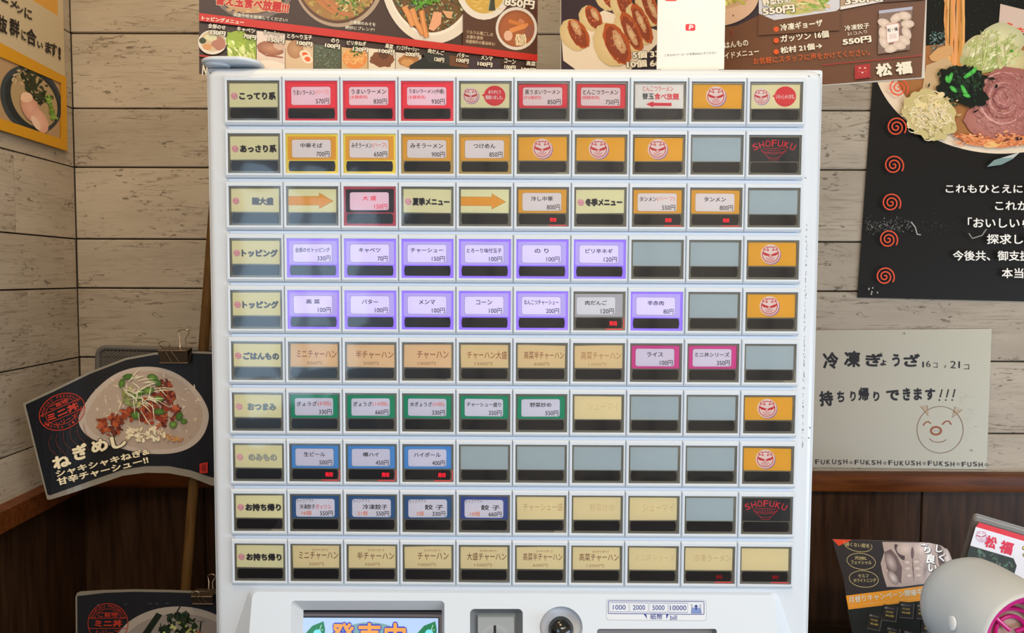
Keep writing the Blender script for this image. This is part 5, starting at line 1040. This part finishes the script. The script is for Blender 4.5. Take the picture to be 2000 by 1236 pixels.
# curling flyer: leans back, right edge rolls away
def dfly(x): return .93 + max(0, (x - 1800) / 60) ** 2 * .035
ffly = knots(dfly, 1628, 12)
fy = empty('leaflet', ffly(1740, 1150), 'dark salon leaflet with a bare torso photo and orange banner, standing with one corner curled', 'leaflet')
FO = [(1626, 1053), (1700, 1055), (1760, 1057), (1815, 1060), (1838, 1065), (1850, 1074), (1858, 1088), (1864, 1110), (1868, 1140), (1872, 1326), (1683, 1326), (1660, 1210), (1648, 1130)]
nfly = Vector((0, -1, 0)); sf = [1628 + 12 * k for k in range(22)]
p = Print(1.0, 5e-6, 80); p.poly(FO, (190, 186, 180)); p.l = 0; o = p.build('sheet_back', lambda x, y: ffly(x, y) - nfly * .0005, nfly, mat('leaflet_paper', (170, 165, 160), .5), fy, slices=sf)
p = Print(1.6, 5e-6, 81)
p.poly(FO, (46, 42, 43)); p.poly([(1655, 1188), (1806, 1170), (1872, 1165), (1872, 1326), (1683, 1326)], (36, 38, 36))
TS = (150, 132, 124); TD = (92, 76, 74)
p.poly([(1723, 1058), (1815, 1060), (1838, 1065), (1850, 1074), (1858, 1088), (1864, 1110), (1866, 1132), (1820, 1138), (1760, 1146), (1732, 1146), (1724, 1120), (1720, 1100), (1727, 1078)], TS)
p.poly([(1727, 1078), (1740, 1072), (1752, 1086), (1762, 1108), (1760, 1140), (1748, 1130), (1732, 1110)], TD); p.ell(1757, 1078, 6, 18, -30, (70, 56, 58)); p.ell(1768, 1072, 17, 13, 0, (176, 156, 146), c2=TS); p.ell(1800, 1072, 19, 13, 0, (180, 160, 150), c2=TS); p.ell(1782, 1080, 3, 12, 0, (90, 72, 72))
for x, y in ((1772, 1098), (1790, 1097), (1773, 1110), (1792, 1110), (1776, 1124), (1794, 1123)): p.ell(x, y, 9, 5.5, 0, (182, 164, 154), c2=(134, 116, 109)); 
p.stroke([(1782, 1090), (1783, 1110), (1785, 1134)], 2.2, (90, 72, 70), True); p.ell(1808, 1112, 8, 24, 8, (104, 86, 82), c2=TS); p.ell(1740, 1098, 10, 20, -24, (164, 148, 142), c2=(104, 88, 86)); p.ell(1744, 1128, 8, 16, -34, (180, 166, 160), c2=(112, 96, 92)); p.ell(1851, 1092, 7, 22, -12, (190, 180, 176), c2=TS); p.ell(1838, 1090, 6, 26, -8, (84, 70, 70))
p.poly([(1626, 1053), (1664, 1054), (1638, 1066)], (190, 62, 34)); GD = (176, 160, 110)
p.stroke([(1676 + 27 * math.cos(t), 1064 + 3.8 * math.cos(t) + 13 * math.sin(t)) for t in [-.35 + k * (PI + .55) / 24 for k in range(25)]], .9, GD); p.ring(1682, 1096, 28, 15.5, .9, GD, 8); p.ring(1687, 1130.5, 28.5, 16, .9, GD, 6); pass
p.line('痛くない脱毛', (1651, 1066), (1698, 1070), 8, GD, 0); p.line('光BBL', (1669, 1092.5), (1693, 1093.5), 7.5, GD, 0); p.line('フェイシャル', (1662, 1101.5), (1702, 1102.5), 7.5, GD, .01); p.line('セルフ', (1676, 1127), (1696, 1127.5), 6.5, GD, 0); p.line('ホワイトニング', (1667, 1137), (1711, 1136.5), 7.5, GD, .01)
p.poly([(1652, 1163), (1804, 1144), (1807, 1172), (1657, 1190)], (206, 134, 44)); p.line('月替りキャンペーン開催中', (1658, 1178), (1802, 1161), 13, (236, 226, 206), .012, out=(120, 84, 50), ow=.03); p.line('※キャンペーンの詳細はホームページ、インスタグラムをチェック', (1660, 1184.5), (1800, 1168), 3.4, (236, 196, 130), -.01)
def vch(ch, cx_, cy_, w_, h_): p.char(ch, cx_ + .8, cy_ + .8, w_ + 2, h_ + 2, (50, 40, 44), .09, 8); p.char(ch, cx_, cy_, w_, h_, (232, 226, 220), .04, 8)
for a in (('よ', 1805, 1063, 14, 5), ('り', 1811, 1074, 13, 13), ('良', 1818, 1091, 18, 19), ('い', 1821, 1109, 18, 15), ('肉', 1825, 1128, 17, 17), ('し', 1834, 1071, 14, 15), ('く', 1839, 1088, 13, 15)): vch(*a)
for x, y, w_, h_, a_ in ((1707, 1212, 26, 32, 12), (1737, 1196, 27, 30, 8), (1769, 1190, 28, 30, 5), (1800, 1192, 24, 30, 5), (1742, 1236, 26, 26, 12), (1778, 1242, 34, 22, 12), (1812, 1222, 26, 26, 6)):
    a0 = math.radians(a_); R4 = [(x + u * w_ / 2 * math.cos(a0) - v_ * h_ / 2 * math.sin(a0), y + u * w_ / 2 * math.sin(a0) + v_ * h_ / 2 * math.cos(a0)) for u, v_ in ((-1, -1), (1, -1), (1, 1), (-1, 1))]
    p.poly([(q[0] + 1.5, q[1] + 2) for q in R4], (84, 80, 74)); p.poly(R4, (44, 40, 38)); p.char('限定メニュー', x, y - h_ * .3, w_ * .7, 3.6, (160, 156, 150), 0, a_); p.char('特別価格', x, y - h_ * .05, w_ * .55, 4, (150, 128, 70), .01, a_); p.char('¥4,400', x, y + h_ * .2, w_ * .6, 4.6, (170, 146, 70), .02, a_)
p.build('printed_leaflet', ffly, nfly, GLOSSY, fy, slices=sf)

# stacked clear-sleeved menus behind it
P30 = CAM + ray(1940, 1080) * .97; N3 = WN; f3 = lambda x, y: hit(x, y, P30, N3)
mn = empty('sleeved_menu', f3(1960, 1100), 'sleeved white menu with red band, tilted, behind the white canister', 'menu')
def tlt(u, v, o=(1906, 1003), a=16.5): a_ = math.radians(a); return (o[0] + u * math.cos(a_) - v * math.sin(a_), o[1] + u * math.sin(a_) + v * math.cos(a_))
for k, dd in enumerate((0, 3.5, 7)):
    bm = bmesh.new(); L = [hit(*tlt(x, y), P30 + Vector((0, .012 - .004 * k, 0)), N3) for x, y in rrect(-4 - dd * .2 + k * 2.5, dd * 1.2 - 1, 200, 240, 9, 5)]
    loft(bm, [L, [q + Vector((0, .0012, 0)) for q in L]], True, True); bmesh.ops.recalc_face_normals(bm, faces=bm.faces)
    bm_obj('clear_sleeve', bm, mat('sleeve_edge_%d' % k, ((128, 118, 108), (146, 138, 128), (110, 100, 92))[k], .25, spec=.6), mn, L[0])
p = Print(1.7, 5e-6, 91); p.l = .0030
p.poly([tlt(8, 14), tlt(194, 14), tlt(194, 25), tlt(4, 25)], (176, 36, 46)); p.poly([tlt(4, 24), tlt(194, 24), tlt(194, 234), tlt(4, 234)], (186, 184, 192)); p.poly([tlt(4, 62), tlt(92, 62), tlt(102, 74), tlt(104, 234), tlt(4, 234)], (38, 44, 40))
for k in range(40): u, v = p.r.uniform(20, 96), p.r.uniform(66, 100); x, y = tlt(u, v); p.ell(x, y, p.r.uniform(2, 5), p.r.uniform(1.5, 3), p.r.uniform(0, 180), p.vary((60, 78, 66), 18), n=8, jag=.3)
x, y = tlt(19, 38); pig(p, x, y, 10.5, (150, 70, 96), (186, 182, 190)); p.char('松', 1932.5, 1057, 23, 24, (176, 36, 60), .045, 16); p.char('福', 1962.5, 1067.5, 26, 25, (176, 36, 60), .045, 16); p.char('ラ', 2004, 1074, 24, 27, (40, 34, 30), .10, 16); p.char('ラ', 2004, 1074, 22, 24, (226, 196, 50), .04, 16); p.char('ラ', 2030, 1082, 22, 24, (226, 196, 50), .04, 16)
p.build('printed_menu', f3, N3, GLOSSY, mn)

# white canister with a magenta rim, lying toward the viewer
Bc = CAM + ray(1908, 1192) * .82; Mc = CAM + ray(2020, 1262) * .735
ax = (Mc - Bc).normalized(); e1 = ax.orthogonal().normalized(); e2 = ax.cross(e1)
cn = empty('canister', Bc, 'white rounded canister with an open magenta rimmed mouth, lying in front of the leaflets', 'canister')
Lc = (Mc - Bc).length
def rev(prof, n=56): return [[Bc + ax * a + (e1 * math.cos(2 * PI * k / n) + e2 * math.sin(2 * PI * k / n)) * r_ for k in range(n)] for a, r_ in prof]
RB, RMo = .0555, .0530
bm = bmesh.new(); loft(bm, rev([(-.030, .030), (-.029, .042), (-.024, .050), (-.014, .0545), (0, RB), (Lc * .5, RB * .99), (Lc - .004, RMo), (Lc - .001, RMo - .0008), (Lc, RMo - .002), (Lc - .001, RMo - .0035)]), False, True); bmesh.ops.recalc_face_normals(bm, faces=bm.faces)
bm_obj('shell', bm, mat('canister_white', (205, 208, 208), .38), cn, Bc, smooth=True)
MGT = mat('magenta_plastic', (196, 20, 122), .3, spec=.5)
bm = bmesh.new(); loft(bm, rev([(Lc - .0012, RMo - .0036), (Lc - .0022, RMo - .0062), (Lc - .0050, RMo - .0066), (Lc - .0060, RMo - .0105), (Lc - .0120, RMo - .0120), (Lc - .030, RMo - .015), (Lc - .034, RMo - .018)]))
bmesh.ops.recalc_face_normals(bm, faces=bm.faces)
bm_obj('rim', bm, MGT, cn, Bc, smooth=True)
bm = bmesh.new(); loft(bm, rev([(Lc - .033, RMo - .015), (Lc - .036, .020), (Lc - .036, .004)]), True); bmesh.ops.recalc_face_normals(bm, faces=bm.faces)
bm_obj('inner_disc', bm, mat('beige_inner', (176, 146, 128), .4), cn, Bc)
bm = bmesh.new()
for rr_, aa in ((.0335, .028), (.0245, .032), (.016, .033)): tube(bm, [Bc + ax * (Lc - aa) + (e1 * math.cos(2 * PI * k / 48) + e2 * math.sin(2 * PI * k / 48)) * rr_ for k in range(48)], .0021, 8, True)
for k in range(3):
    a_ = 2 * PI * k / 3 + .6; d_ = e1 * math.cos(a_) + e2 * math.sin(a_); tube(bm, [Bc + ax * (Lc - .031) + d_ * .004, Bc + ax * (Lc - .028) + d_ * .036], .0022, 8)
bm_obj('inner_guard', bm, MGT, cn, Bc, smooth=True)
bn = (CAM + ray(1848, 1216) * .775); d_ = (bn - Bc); al = d_.dot(ax); rd = (d_ - ax * al).normalized(); pos = Bc + ax * al + rd * (RB - .0004)
bm = bmesh.new(); u_ = ax; v_ = rd.cross(ax); loft(bm, [[pos + rd * h + (u_ * math.cos(2 * PI * k / 24) * .0060 + v_ * math.sin(2 * PI * k / 24) * .0078) * s_ for k in range(24)] for h, s_ in ((0, 1), (.0016, .97), (.0022, .85))], True); bmesh.ops.recalc_face_normals(bm, faces=bm.faces)
bm_obj('button', bm, mat('canister_button', (238, 240, 240), .35), cn, pos, smooth=True)

# low box carrying the canister
zlow = min((Bc + ax * a + (e1 * math.cos(t) + e2 * math.sin(t)) * r_).z for a, r_ in ((0, RB), (Lc, RMo)) for t in [k * .1 for k in range(63)])
bx = empty('storage_box', (Bc.x + .02, Bc.y - .02, tz), 'small dark box under the white canister, on the side table', 'box')
box_obj('box_body', (Bc.x - .045, Bc.x + .10, Bc.y - .030, Bc.y + .030, tz, zlow - .004), TBW, bx, bev=.002); box_obj('box_lid', (Bc.x - .047, Bc.x + .102, Bc.y - .032, Bc.y + .032, zlow - .0045, zlow), TBW, bx, bev=.001)
